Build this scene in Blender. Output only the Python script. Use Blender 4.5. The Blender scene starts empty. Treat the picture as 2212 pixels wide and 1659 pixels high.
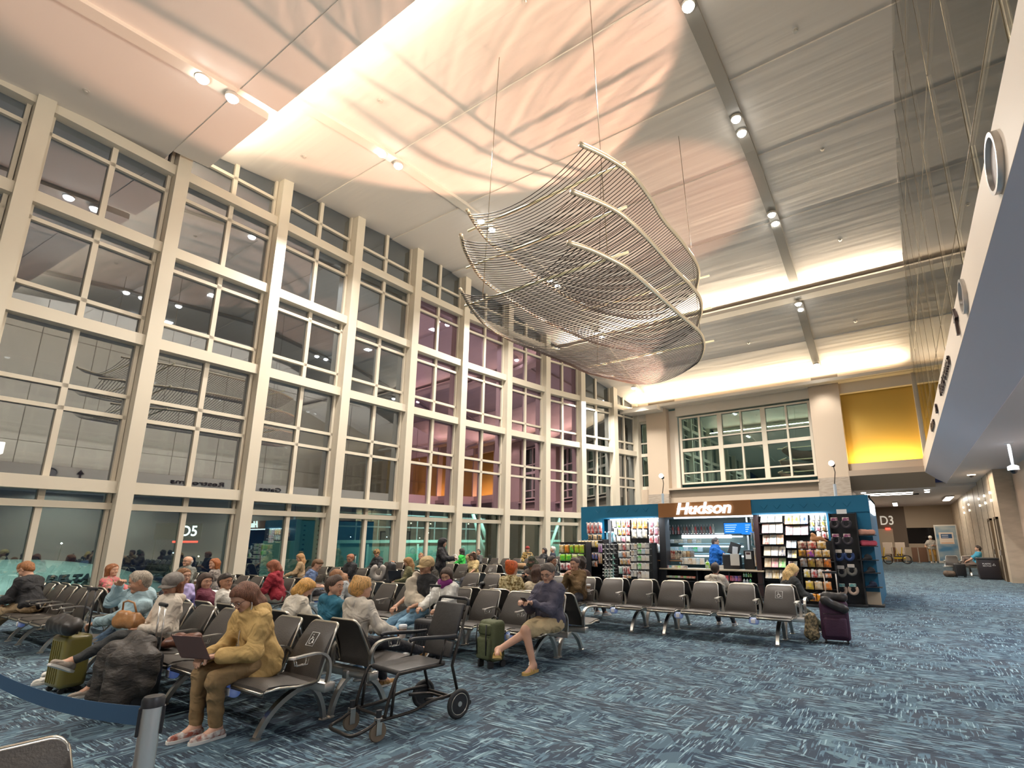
import bpy, bmesh, math, random
import numpy as np
from mathutils import Vector, Matrix
random.seed(7)
PI = math.pi
SC = bpy.context.scene
COL = SC.collection
# ---------------------------------------------------------------- camera
CYAW, CPIT, CROL, CF, CCX, CCY, CH = 0.5727, 0.2199, -0.0039, 1115.61, 1218.6, 918.9, 1.55
_f = Vector((-math.sin(CYAW)*math.cos(CPIT), math.cos(CYAW)*math.cos(CPIT), math.sin(CPIT)))
_r = Vector((math.cos(CYAW), math.sin(CYAW), 0)); _u = _r.cross(_f)
CR = _r*math.cos(CROL)+_u*math.sin(CROL); CU = -_r*math.sin(CROL)+_u*math.cos(CROL); CFW = _f
cd = bpy.data.cameras.new('camera'); cam = bpy.data.objects.new('camera', cd); COL.objects.link(cam)
m = Matrix((CR, CU, -CFW)).transposed().to_4x4(); m.translation = Vector((0, 0, CH)); cam.matrix_world = m
cd.sensor_width = 36; cd.sensor_fit = 'HORIZONTAL'; cd.lens = 36*CF/2212
cd.shift_x = (1106-CCX)/2212; cd.shift_y = (CCY-829.5)/2212
cd.clip_start = 0.05; cd.clip_end = 300
SC.camera = cam
def pt(x, y, X=None, Y=None, Z=None):
    """the place in the hall a survey sight line meets a plane X, Y or Z"""
    v = CR*((x-CCX)/CF) - CU*((y-CCY)/CF) + CFW
    t = X/v.x if X is not None else (Y/v.y if Y is not None else (Z-CH)/v.z)
    return Vector((0, 0, CH)) + v*t
# ---------------------------------------------------------------- colour management, world, big lights
SC.view_settings.view_transform = 'Standard'; SC.view_settings.look = 'None'
SC.view_settings.gamma = 1; SC.view_settings.use_curve_mapping = False
SC.view_settings.exposure = 0.18
w = bpy.data.worlds.new('night'); SC.world = w; w.use_nodes = True
w.node_tree.nodes['Background'].inputs[0].default_value = (0.02, 0.022, 0.05, 1)
w.node_tree.nodes['Background'].inputs[1].default_value = 0.5
SC.cycles.max_bounces = 6; SC.cycles.diffuse_bounces = 3; SC.cycles.glossy_bounces = 3
SC.cycles.transmission_bounces = 4; SC.cycles.transparent_max_bounces = 10
SC.cycles.caustics_reflective = False; SC.cycles.caustics_refractive = False
SC.cycles.sample_clamp_indirect = 4.0; SC.cycles.use_denoising = True
SC.cycles.use_adaptive_sampling = True; SC.cycles.adaptive_threshold = 0.03
def aim(o, d):
    o.rotation_euler = Vector(d).to_track_quat('-Z', 'Y').to_euler()
def area(name, loc, d, sx, sy, power, col, spread=180, up=None):
    l = bpy.data.lights.new(name, 'AREA'); l.shape = 'RECTANGLE'; l.size = sx; l.size_y = sy
    l.energy = power; l.color = col; l.spread = math.radians(spread)
    o = bpy.data.objects.new(name, l); COL.objects.link(o); o.location = loc
    z = -Vector(d).normalized(); x = Vector(up or (1, 0, 0)); y = z.cross(x).normalized(); x = y.cross(z)
    o.rotation_euler = Matrix((x, y, z)).transposed().to_euler(); return o
def spot(name, loc, d, power, col, ang, blend=.3, r=.05):
    l = bpy.data.lights.new(name, 'SPOT'); l.energy = power; l.color = col
    l.spot_size = math.radians(ang); l.spot_blend = blend; l.shadow_soft_size = r
    o = bpy.data.objects.new(name, l); COL.objects.link(o); o.location = loc; aim(o, d); return o
WARM = (1, .80, .60); WHITE = (1, .93, .84)
# led strips lying in the ceiling coves (x is the long side)
area('cove_strip_light', (-7.5, 5.42, 12.72), (0, .75, .66), 17.5, .12, 420, (1, .84, .62))
area('cove_strip_light', (-7.5, 23.32, 12.16), (0, -.55, .83), 17.5, .12, 900, (1, .82, .60))
area('cove_strip_light', (-6.6, 29.0, 9.72), (0, -.45, .9), 15, .12, 620, (1, .80, .55))
# the two orange floodlights standing on the shop roof, shining up through the cord sculpture
spot('flood_lamp_light', (-6.60, 15.94, 3.78), (-1.7, -8.3, 9.8), 8800, (1, .56, .38), 55, .15, .09)
spot('flood_lamp_light', (-1.57, 15.96, 3.80), (-4.6, .8, 9.9), 1700, (1, .50, .32), 38, .4, .04)
# warm strip at the foot of the gold wall panel and under the window sill of the end wall
area('panel_strip_light', (-.35, 29.38, 5.36), (0, .55, .8), 2.9, .06, 75, (1, .68, .22))
area('sill_strip_light', (-7.0, 29.28, 4.52), (0, .55, -.8), 7.0, .05, 110, (1, .66, .24))
# added fill over the hall, standing in for further ceiling lamps; then corridor lights
for _x in (-14, -9, -4):
    for _y in (-12, -6, 1, 9, 17, 25):
        area('hall_fill', (_x, _y, 11.0 if _y < 0 else (12.2 if _y < 24 else 9.6)), (0, 0, -1), .3, .3, 400, WHITE, 150)
for _y in (-14, -6, 2, 10, 18, 26, 34, 42):
    area('corridor_downlight', (2.45, _y, 4.1), (0, 0, -1), .5, 1.6, 150 if _y < 22 else 60, (.80, .88, 1) if _y < 22 else WARM, 170, up=(1, 0, 0))
# added upward fill behind the glass screen, invented to brighten the ceiling
area('ceiling_fill', (1.9, 6, 5.3), (-.45, 0, .9), 34, .2, 2500, (1, .90, .80), up=(0, 1, 0))
area('ceiling_fill', (3.6, 6, 5.3), (0, 0, 1), 34, .2, 1700, (1, .92, .82), up=(0, 1, 0))
# ---------------------------------------------------------------- object helpers
def tag(o, label=None, cat=None, group=None, kind=None):
    if label: o['label'] = label
    if cat: o['category'] = cat
    if group: o['group'] = group
    if kind: o['kind'] = kind
    return o
def thing(name, label, cat, loc=(0, 0, 0), rz=0, group=None):
    o = bpy.data.objects.new(name, None); COL.objects.link(o); o.empty_display_size = .1
    o.location = loc; o.rotation_euler = (0, 0, rz); return tag(o, label, cat, group)
def copy_tree(o, parent=None):
    c = o.copy(); COL.objects.link(c)
    if parent is not None: c.parent = parent
    for ch in list(o.children): copy_tree(ch, c)
    return c
class MB:
    def __init__(s): s.v = []; s.f = []; s.mi = []; s.uv = None
    def add(s, vs, fs, mi=0):
        n = len(s.v); s.v += [tuple(v) for v in vs]; s.f += [tuple(i+n for i in f) for f in fs]; s.mi += [mi]*len(fs); return s
    def box(s, x0, x1, y0, y1, z0, z1, mi=0, M=None):
        vs = [Vector((x, y, z)) for x in (x0, x1) for y in (y0, y1) for z in (z0, z1)]
        if M: vs = [M @ v for v in vs]
        return s.add(vs, [(0, 1, 3, 2), (4, 6, 7, 5), (0, 4, 5, 1), (2, 3, 7, 6), (0, 2, 6, 4), (1, 5, 7, 3)], mi)
    def rbox(s, x0, x1, y0, y1, z0, z1, r=.01, seg=2, mi=0, M=None):
        bm = bmesh.new(); bmesh.ops.create_cube(bm, size=1)
        for v in bm.verts:
            v.co = Vector(((x0+x1)/2+v.co.x*(x1-x0), (y0+y1)/2+v.co.y*(y1-y0), (z0+z1)/2+v.co.z*(z1-z0)))
        r = min(r, .49*min(abs(x1-x0), abs(y1-y0), abs(z1-z0)))
        bmesh.ops.bevel(bm, geom=bm.edges[:], offset=r, segments=seg, affect='EDGES', profile=.5)
        bm.verts.ensure_lookup_table(); bm.verts.index_update()
        vs = [(M @ v.co if M else v.co.copy()) for v in bm.verts]
        fs = [tuple(v.index for v in f.verts) for f in bm.faces]; bm.free(); return s.add(vs, fs, mi)
    def prism(s, poly, axis, a, b, mi=0, M=None):
        """poly: 2d points; axis 'x','y','z' is the extrusion axis from a to b"""
        def mk(p, t):
            return {'x': (t, p[0], p[1]), 'y': (p[0], t, p[1]), 'z': (p[0], p[1], t)}[axis]
        n = len(poly); vs = [Vector(mk(p, a)) for p in poly]+[Vector(mk(p, b)) for p in poly]
        if M: vs = [M @ v for v in vs]
        fs = [tuple(range(n))[::-1], tuple(range(n, 2*n))]+[(i, (i+1) % n, n+(i+1) % n, n+i) for i in range(n)]
        return s.add(vs, fs, mi)
    def tube(s, pts, r, n=8, mi=0, cap=True, closed=False, flat=None):
        """sweep a circle (or ellipse flat=(a,b) ) along pts; r number or list"""
        P = [Vector(p) for p in pts]; k = len(P); rr = r if isinstance(r, (list, tuple)) else [r]*k
        rings = []; prev = None
        for i in range(k):
            if closed: d = (P[(i+1) % k]-P[i-1])
            else: d = P[min(i+1, k-1)]-P[max(i-1, 0)]
            if d.length < 1e-9: d = Vector((0, 0, 1))
            d.normalize()
            if prev is None:
                a = Vector((0, 0, 1)) if abs(d.z) < .9 else Vector((1, 0, 0)); u = d.cross(a).normalized()
            else:
                u = prev-d*prev.dot(d)
                u = u.normalized() if u.length > 1e-6 else d.orthogonal().normalized()
            prev = u; v = d.cross(u)
            fa, fb = flat or (1, 1)
            rings.append([P[i]+(u*math.cos(2*PI*j/n)*fa+v*math.sin(2*PI*j/n)*fb)*rr[i] for j in range(n)])
        vs = [q for g in rings for q in g]; fs = []
        for i in range(k if closed else k-1):
            a, b = i*n, ((i+1) % k)*n
            fs += [(a+j, a+(j+1) % n, b+(j+1) % n, b+j) for j in range(n)]
        if cap and not closed: fs += [tuple(range(n))[::-1], tuple((k-1)*n+j for j in range(n))]
        return s.add(vs, fs, mi)
    def lathe(s, prof, n=20, c=(0, 0, 0), mi=0, M=None, cap=True):
        """prof: list of (radius, z)"""
        vs = [Vector((c[0]+r*math.cos(2*PI*j/n), c[1]+r*math.sin(2*PI*j/n), c[2]+z)) for r, z in prof for j in range(n)]
        if M: vs = [M @ v for v in vs]
        fs = [(i*n+j, i*n+(j+1) % n, (i+1)*n+(j+1) % n, (i+1)*n+j) for i in range(len(prof)-1) for j in range(n)]
        if cap: fs += [tuple(range(n))[::-1], tuple((len(prof)-1)*n+j for j in range(n))]
        return s.add(vs, fs, mi)
    def quad(s, a, b, c, d, mi=0): return s.add([a, b, c, d], [(0, 1, 2, 3)], mi)
    def build(s, name, mat, parent=None, smooth=False, label=None, **kw):
        me = bpy.data.meshes.new(name); me.from_pydata(s.v, [], s.f)
        mats = mat if isinstance(mat, (list, tuple)) else [mat]
        for mm in mats: me.materials.append(mm)
        if len(mats) > 1: me.polygons.foreach_set('material_index', s.mi)
        if smooth is True: me.polygons.foreach_set('use_smooth', [True]*len(s.f))
        me.validate(); bm = bmesh.new(); bm.from_mesh(me); bmesh.ops.recalc_face_normals(bm, faces=bm.faces[:]); bm.to_mesh(me); bm.free()
        if isinstance(smooth, (int, float)) and smooth is not True and smooth:
            me.polygons.foreach_set('use_smooth', [True]*len(me.polygons)); me.set_sharp_from_angle(angle=math.radians(smooth))
        o = bpy.data.objects.new(name, me); COL.objects.link(o)
        if parent is not None: o.parent = parent
        return tag(o, label, **kw)
def obj_from(name, me, parent=None):
    o = bpy.data.objects.new(name, me); COL.objects.link(o)
    if parent is not None: o.parent = parent
    return o
def bez(p0, p1, p2, p3, n=10):
    p0, p1, p2, p3 = map(Vector, (p0, p1, p2, p3)); out = []
    for i in range(n+1):
        t = i/n; out.append(p0*(1-t)**3+p1*3*t*(1-t)**2+p2*3*t*t*(1-t)+p3*t**3)
    return out
def spline(pts, n=6):
    """catmull-rom through pts"""
    P = [Vector(p) for p in pts]; P = [P[0]*2-P[1]]+P+[P[-1]*2-P[-2]]; out = []
    for i in range(1, len(P)-2):
        a, b, c, d = P[i-1:i+3]
        for k in range(n):
            t = k/n; out.append(.5*((2*b)+(c-a)*t+(2*a-5*b+4*c-d)*t*t+(3*b-a-3*c+d)*t**3))
    return out+[P[-2]]
# ---------------------------------------------------------------- materials
MATS = {}
def mat(name, col, rough=.6, metal=0, emit=None, estr=1, bump=None, bscale=20, var=None, vscale=8, coat=0, alpha=None, spec=None, trans=None, stretch=None):
    if name in MATS: return MATS[name]
    m = bpy.data.materials.new(name); m.use_nodes = True; nt = m.node_tree; b = nt.nodes['Principled BSDF']
    b.inputs['Base Color'].default_value = (*col, 1); b.inputs['Roughness'].default_value = rough
    b.inputs['Metallic'].default_value = metal
    if coat: b.inputs['Coat Weight'].default_value = coat
    if spec is not None: b.inputs['Specular IOR Level'].default_value = spec
    if emit: b.inputs['Emission Color'].default_value = (*emit, 1); b.inputs['Emission Strength'].default_value = estr
    if alpha is not None: b.inputs['Alpha'].default_value = alpha
    if bump or var:
        tc = nt.nodes.new('ShaderNodeTexCoord'); mp = nt.nodes.new('ShaderNodeMapping'); nt.links.new(tc.outputs['Object'], mp.inputs[0])
        if stretch: mp.inputs['Scale'].default_value = stretch
    if bump:
        n = nt.nodes.new('ShaderNodeTexNoise'); n.inputs['Scale'].default_value = bscale; n.inputs['Detail'].default_value = 3
        nt.links.new(mp.outputs[0], n.inputs['Vector'])
        bp = nt.nodes.new('ShaderNodeBump'); bp.inputs['Strength'].default_value = bump; bp.inputs['Distance'].default_value = .02
        nt.links.new(n.outputs['Fac'], bp.inputs['Height']); nt.links.new(bp.outputs[0], b.inputs['Normal'])
    if var:
        n = nt.nodes.new('ShaderNodeTexNoise'); n.inputs['Scale'].default_value = vscale; n.inputs['Detail'].default_value = 2
        nt.links.new(mp.outputs[0], n.inputs['Vector'])
        r = nt.nodes.new('ShaderNodeValToRGB'); r.color_ramp.elements[0].position = .38; r.color_ramp.elements[1].position = .62
        r.color_ramp.elements[0].color = (*col, 1); r.color_ramp.elements[1].color = (*var, 1)
        nt.links.new(n.outputs['Fac'], r.inputs[0]); nt.links.new(r.outputs[0], b.inputs['Base Color'])
    MATS[name] = m; return m
def nodes(m): return m.node_tree.nodes, m.node_tree.links
def glow(name, col, s): return mat(name, (0, 0, 0), 1, 0, emit=col, estr=s)
def text(name, s, loc, rot, size, m, parent=None, ext=.01, shear=0, off=0, align='CENTER', sx=1, **kw):
    c = bpy.data.curves.new(name, 'FONT'); c.body = s; c.size = size; c.extrude = ext; c.shear = shear; c.offset = off
    c.align_x = align; c.align_y = 'CENTER'; c.materials.append(m)
    q = bpy.data.objects.new(name, c); COL.objects.link(q); me = bpy.data.meshes.new_from_object(q.evaluated_get(bpy.context.evaluated_depsgraph_get())); bpy.data.objects.remove(q)
    o = bpy.data.objects.new(name, me); COL.objects.link(o); o.location = loc; o.rotation_euler = rot; o.scale = (sx, 1, 1)
    if parent is not None: o.parent = parent
    return tag(o, **kw)
PAINT = mat('warm_white_paint', (.72, .66, .58), .55)
FRAME = mat('window_frame_paint', (.66, .60, .49), .4)
FRAMED = mat('window_frame_dark_side', (.33, .29, .22), .5)
DARK = mat('dark_void', (.01, .01, .012), .9)
BLK = mat('black_plastic', (.015, .015, .017), .45)
BLKM = mat('black_metal', (.02, .02, .022), .35, .6)
CHROME = mat('polished_aluminium', (.78, .76, .72), .18, 1)
ALU = mat('satin_aluminium', (.62, .60, .56), .32, 1)
LEATHER = mat('black_leather', (.055, .048, .042), .42, bump=.15, bscale=90)
WHITEP = mat('white_plastic', (.8, .8, .8), .4)
# ================================================================ floor
def carpet():
    m = bpy.data.materials.new('patterned_carpet'); m.use_nodes = True; N, L = nodes(m); b = N['Principled BSDF']
    b.inputs['Roughness'].default_value = .95; b.inputs['Specular IOR Level'].default_value = .1
    tc = N.new('ShaderNodeTexCoord')
    def noise(sx, sy, sc, det, lo, hi, ox=0, dist=0):
        mp = N.new('ShaderNodeMapping'); mp.inputs['Scale'].default_value = (sx, sy, 1); mp.inputs['Location'].default_value = (ox, ox, 0)
        n = N.new('ShaderNodeTexNoise'); n.inputs['Scale'].default_value = sc; n.inputs['Detail'].default_value = det; n.inputs['Distortion'].default_value = dist
        r = N.new('ShaderNodeMapRange'); r.inputs['From Min'].default_value = lo; r.inputs['From Max'].default_value = hi
        L.new(tc.outputs['Object'], mp.inputs[0]); L.new(mp.outputs[0], n.inputs['Vector']); L.new(n.outputs['Fac'], r.inputs['Value']); return r.outputs[0]
    def mix(f, a, c):
        x = N.new('ShaderNodeMix'); x.data_type = 'RGBA'
        if isinstance(f, (int, float)): x.inputs['Factor'].default_value = f
        else: L.new(f, x.inputs['Factor'])
        for s, k in ((a, 6), (c, 7)):
            if isinstance(s, tuple): x.inputs[k].default_value = (*s, 1)
            else: L.new(s, x.inputs[k])
        return x.outputs[2]
    # per-tile choice of streak direction
    base = mix(noise(1, 1, 1.3, 2, .42, .58), (.020, .036, .064), (.042, .052, .072))
    blob = mix(noise(1.1, .8, 3.6, 3, .535, .545, 7, 1.2), base, (.066, .112, .150))
    blob2 = mix(noise(.8, 1.2, 4.4, 2, .60, .61, 31, 1.5), blob, (.13, .21, .245))
    sx_ = mix(noise(1.1, 9, 5.0, 3, .55, .57, 3, .35), blob2, (.095, .165, .22))
    sx2 = mix(noise(1.1, 14, 3.2, 2, .595, .612, 13, .2), sx_, (.30, .43, .48))
    sd = mix(noise(1.0, 12, 4.0, 2, .58, .60, 23, .25), sx2, (.010, .018, .034))
    sy_ = mix(noise(9, .9, 4.2, 3, .565, .585, 17, .35), blob2, (.10, .17, .225))
    sy2 = mix(noise(13, 1.1, 3.4, 2, .62, .64, 41, .2), sy_, (.29, .42, .47))
    sel = noise(.8, .8, 2.0, 1, .49, .51, 5)
    col = mix(sel, sd, sy2)
    fib = noise(1, 1, 260, 1, .2, .8)
    col = mix(mix_f := .18, col, mix(fib, (.02, .03, .04), (.25, .3, .32)))
    L.new(col, b.inputs['Base Color'])
    bp = N.new('ShaderNodeBump'); bp.inputs['Strength'].default_value = .35; bp.inputs['Distance'].default_value = .004
    L.new(fib, bp.inputs['Height']); L.new(bp.outputs[0], b.inputs['Normal']); return m
MB().box(-17.4, 6, -20, 48, -.15, 0).build('floor', carpet(), kind='structure')
# ================================================================ ceiling
def ceilmat(name, amp=.5):
    m = bpy.data.materials.new(name); m.use_nodes = True; N, L = nodes(m); b = N['Principled BSDF']
    b.inputs['Base Color'].default_value = (.74, .68, .62, 1); b.inputs['Roughness'].default_value = .5
    tc = N.new('ShaderNodeTexCoord')
    # soft ripples of the panel joints: scallops across the hall, broken into lengths
    mp = N.new('ShaderNodeMapping'); mp.inputs['Scale'].default_value = (.22, 2.6, 0); n = N.new('ShaderNodeTexNoise')
    n.inputs['Scale'].default_value = 1.0; n.inputs['Detail'].default_value = 1.5
    L.new(tc.outputs['Object'], mp.inputs[0]); L.new(mp.outputs[0], n.inputs['Vector'])
    wv = N.new('ShaderNodeTexWave'); wv.wave_type = 'BANDS'; wv.bands_direction = 'Y'; wv.wave_profile = 'SAW'; wv.inputs['Scale'].default_value = .42
    wv.inputs['Distortion'].default_value = 1.2; wv.inputs['Detail'].default_value = 0; wv.inputs['Detail Scale'].default_value = .5
    L.new(tc.outputs['Object'], wv.inputs['Vector'])
    ad = N.new('ShaderNodeMath'); ad.operation = 'MULTIPLY_ADD'; L.new(n.outputs['Fac'], ad.inputs[0]); ad.inputs[1].default_value = 1.2; L.new(wv.outputs['Fac'], ad.inputs[2])
    bp = N.new('ShaderNodeBump'); bp.inputs['Strength'].default_value = amp; bp.inputs['Distance'].default_value = .03
    L.new(ad.outputs[0], bp.inputs['Height']); L.new(bp.outputs[0], b.inputs['Normal']); return m
CEIL = ceilmat('white_ceiling_panels', .95); CEILA = ceilmat('white_ceiling_panels_near', .15)
XL, XR = -16.9, 6.0
def slab(name, prof, mt, x0=XL, x1=XR, th=.12):
    mb = MB()
    poly = [(y, z) for y, z in prof]+[(y, z+th) for y, z in reversed(prof)]
    mb.prism(poly, 'x', x0, x1); return mb.build(name, mt, kind='structure')
def zc(Y):
    """height of the underside of the ceiling at Y"""
    T = [(-20, 10.4), (-8, 11.1), (1.3, 12.08), (5.5, 12.5), (5.51, 13.35), (9.2, 13.85), (12.6, 14.08), (16, 14.05), (19.4, 13.6), (23.3, 12.5), (23.6, 12.1), (26.4, 11.05), (29.6, 9.98)]
    return float(np.interp(Y, [t[0] for t in T], [t[1] for t in T]))
# near panels, left and right of the slot at x = -12.6, stopping short of the window wall at the tip
slab('ceiling', [(-20, 10.4), (-8, 11.1), (1.3, 12.08), (4.6, 12.42)], CEILA)
for a, b_ in ((-16.15, -12.85), (-12.38, XR)):
    slab('ceiling_edge', [(4.6, 12.40), (5.5, 12.47)], CEILA, a, b_, .22)
P2 = [(4.0, 13.25), (5.5, 13.35), (9.2, 13.87)], [(9.2, 13.83), (12.6, 14.1)], [(12.6, 14.06), (16, 14.08)], [(16, 14.03), (19.4, 13.63)], [(19.4, 13.58), (23.7, 12.42)]
for p in P2: slab('ceiling', p, CEIL)
for p in ([(23.3, 12.2), (26.4, 11.08)], [(26.4, 11.03), (29.9, 9.95)]): slab('ceiling', p, CEIL)
# light gutters running across the hall
for (y, z, x0, x1) in ((23.05, 11.98, -15.7, XR), (28.75, 9.52, -13.9, XR)):
    mb = MB(); mb.prism([(y, z+.16), (y+.04, z+.16), (y+.06, z+.04), (y+.62, z+.04), (y+.62, z), (y+.02, z)], 'x', x0, x1)
    mb.build('trim_1', PAINT, kind='structure')
MB().box(-16.15, XR, 4.4, 4.5, 12.5, 13.3).build('wall_cove_back', PAINT, kind='structure')
# ribs with the spotlights (one runs at x=-12.6, the other at x=-2.75)
CAN = mat('spotlight_housing', (.66, .62, .56), .35, .3); RIB = mat('grey_ceiling_slot', (.30, .28, .25), .6)
for x, ys in ((-12.6, [(-8, 4.55, 0), (5.6, 23.0, .06), (23.6, 28.7, .06)]), (-2.75, [(-8, 4.55, 0), (5.6, 23.0, .06), (23.6, 28.7, .06)])):
    for y0, y1, _ in ys:
        n = 14; mb = MB(); Y = [y0+(y1-y0)*i/n for i in range(n+1)]
        poly = [(y, zc(y)-.10) for y in Y]+[(y, zc(y)+.05) for y in reversed(Y)]
        mb.prism(poly, 'x', x-.17, x+.17); mb.build('trim_2', RIB if x > -5 else PAINT, kind='structure')
can_me = None
LENS = glow('lamp_lens', (1, .95, .86), 30)
def can_pair(x, y, lab, power=60):
    global can_me
    z = zc(y)-.12; t = thing('ceiling_spotlight', lab, 'spotlight', (x, y, z), 0, 'paired ceiling spotlights')
    for k, dy in enumerate((-.33, .33)):
        mb = MB(); mb.lathe([(.13, .06), (.15, .04), (.155, -.04), (.14, -.05), (.135, -.03)], 20, (0, dy, 0), cap=True); c = mb.build('housing', CAN, t, smooth=40)
        mb = MB(); mb.lathe([(.0, -.03), (.138, -.035), (.13, -.075), (.10, -.115), (.05, -.14), (0, -.145)], 20, (0, dy, 0), cap=False); mb.build('lens', LENS, c)
    spot('spotlight_beam', (x, y, z-.4), (0, 0, -1), power*6, WHITE, 95, .6, .12)
wx = ['over the near seats by the window wall', 'third pair from the window end of the left rib', 'above the top left tube of the cord sculpture', 'behind the middle of the cord sculpture', 'beyond the lower edge of the cord sculpture', 'at the far end of the left rib']
for (y, l) in ((4.2, 'at the stepped tip of the near ceiling panel'), (9.15, 'on the left rib between ceiling step and cord sculpture'), (13.85, 'seen through the top left corner of the cord sculpture'), (18.65, 'seen through the middle of the cord sculpture'), (23.05, 'seen through the lower net of the sculpture'), (27.6, 'on the left rib just before the end wall')):
    can_pair(-12.6, y, 'pair of round spotlights '+l)
for (y, l) in ((9.35, 'at the top edge of the photo on the right grey rib'), (14.2, 'on the right grey rib, second pair from the top'), (19.05, 'on the right grey rib, third pair from the top'), (23.9, 'on the right grey rib just past the glowing cove'), (28.3, 'on the right grey rib nearest the end wall')):
    can_pair(-2.75, y, 'pair of round spotlights '+l)
# small sprinkler heads and pale discs on the ceiling
for k, (px, py, l) in enumerate(((186, 196, 'over the near window columns'), (657, 338, 'left of the left rib'), (822, 218, 'in the orange light left of the shadows'), (1132, 3, 'at the top edge of the photo'), (1718, 66, 'right of the brightest spotlight'), (1776, 322, 'in the middle of the right ceiling'), (1815, 518, 'above the glowing cove'), (1848, 694, 'below the glowing cove'), (1617, 741, 'above the end wall windows'))):
    Y = 3.
    for _ in range(40):
        q = pt(px, py, Z=zc(Y)); Y = .5*Y+.5*min(max(q.y, -5), 29)
    MB().lathe([(.07, .02), (.07, -.01), (.035, -.02), (.035, -.05), (.05, -.055)], 12, (q.x, q.y, zc(q.y))).build('sprinkler', CAN, smooth=40, label='small round sprinkler head on the ceiling '+l, cat='sprinkler', group='ceiling sprinkler heads')
# ================================================================ window wall (left)
COLS = [(-16.45, -9.9), (-16.5, -6.9), (-16.6, -3.9), (-16.65, -0.9), (-16.7, 2.05), (-16.8, 5.0), (-16.75, 7.93), (-16.8, 10.85), (-16.75, 13.8), (-16.6, 16.7), (-16.25, 19.6), (-15.8, 22.4), (-15.1, 25.0), (-14.3, 27.5), (-13.75, 29.6)]
ROWS = [2.91, 6.85, 9.62, 12.1]
def glassmat(name, tint, refl, trans=.75):
    m = bpy.data.materials.new(name); m.use_nodes = True; N, L = nodes(m); N.remove(N['Principled BSDF'])
    g = N.new('ShaderNodeBsdfGlossy'); g.inputs['Roughness'].default_value = .015; g.inputs['Color'].default_value = (*tint, 1)
    t = N.new('ShaderNodeBsdfTransparent'); t.inputs['Color'].default_value = (tint[0]*trans, tint[1]*trans, tint[2]*trans, 1)
    fr = N.new('ShaderNodeFresnel'); fr.inputs['IOR'].default_value = 1.5
    mr = N.new('ShaderNodeMapRange'); mr.inputs['To Min'].default_value = refl; mr.inputs['To Max'].default_value = 1.0
    mx = N.new('ShaderNodeMixShader'); L.new(fr.outputs[0], mr.inputs[0]); L.new(mr.outputs[0], mx.inputs[0]); L.new(t.outputs[0], mx.inputs[1]); L.new(g.outputs[0], mx.inputs[2])
    L.new(mx.outputs[0], N['Material Output'].inputs[0]); return m
GL_UP = glassmat('coated_glass_neutral', (.74, .82, .90), .32, .6); GL_PUR = glassmat('coated_glass_violet', (.86, .62, .88), .42, .6)
GL_LOW = glassmat('coated_glass_lower', (.78, .93, .89), .16, .95)
def wbar(a, b, z0, z1, depth, out, t0=0, t1=1, mb=None):
    """box on the wall line a-b between z0 and z1; depth toward the hall, out behind the line"""
    a = Vector((*a, 0)); b = Vector((*b, 0)); d = (b-a); n = Vector((d.y, -d.x, 0)).normalized()
    p, q = a+d*t0, a+d*t1
    vs = [v+n*k+Vector((0, 0, z)) for v in (p, q) for k in (-out, depth) for z in (z0, z1)]
    mb.add(vs, [(0, 1, 3, 2), (4, 6, 7, 5), (0, 4, 5, 1), (2, 3, 7, 6), (0, 2, 6, 4), (1, 5, 7, 3)])
for i, (a, b_) in enumerate(zip(COLS, COLS[1:])):
    ym = (a[1]+b_[1])/2; top = max(zc(a[1]), zc(b_[1]))+.9; L_ = (Vector(b_)-Vector(a)).length
    zt = min(zc(a[1]), zc(b_[1]))
    # transoms
    for k, z in enumerate(ROWS+[14.6]):
        if z-.2 > top: continue
        mb = MB(); wbar(a, b_, z-.15, z+.15, .30, .05, .05, .95, mb); mb.build('trim_3', FRAME, kind='structure')
    h = MB(); wbar(a, b_, 2.36, 2.52, .14, .05, .05, .95, h); h.build('trim_4', FRAME, kind='structure')
    z0s = [0]+ROWS; z1s = ROWS+[14.6]
    fr = MB(); mm = .5
    for z0, z1 in zip(z0s, z1s):
        if z0 > top: continue
        lo, hi = z0+(.15 if z0 else 0), min(z1-.15, top)
        wbar(a, b_, lo, hi, .10, .04, mm-.06/L_, mm+.06/L_, fr)
        # edge stiles
        for t in (.075, .925): wbar(a, b_, lo, hi, .10, .03, t-.04/L_, t+.04/L_, fr)
        H = z1-z0
        fs = [] if z0 == 0 else ([.46, .60] if z0 == ROWS[0] else ([.24, .83] if z0 == ROWS[1] else ([.74] if z0 == ROWS[2] else [.35])))
        for f in fs:
            z = z0+H*f
            if z+.05 < top: wbar(a, b_, z-.05, z+.05, .10, .03, .06, .94, fr)
    wob = fr.build('window_1', FRAME, kind='structure')
    for j, (z0, z1) in enumerate(zip(z0s, z1s)):
        if z0 > top: continue
        g = MB(); wbar(a, b_, z0, min(z1, top), 0.0, .012, .04, .96, g)
        g.build('pane', GL_LOW if j == 0 else (GL_PUR if (8 <= i <= 11 and j < 4) else GL_UP), wob)
for i, (x, y) in enumerate(COLS):
    d = Vector(COLS[min(i+1, len(COLS)-1)])-Vector(COLS[max(i-1, 0)]); ang = math.atan2(d.y, d.x)
    mb = MB(); mb.box(-.165, .165, -.42, .05, 0, max(zc(y-1.5), zc(y+1.5))+.6); o = mb.build('trim_5', FRAME, kind='structure'); o.location = (x, y, 0); o.rotation_euler = (0, 0, ang)
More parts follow.
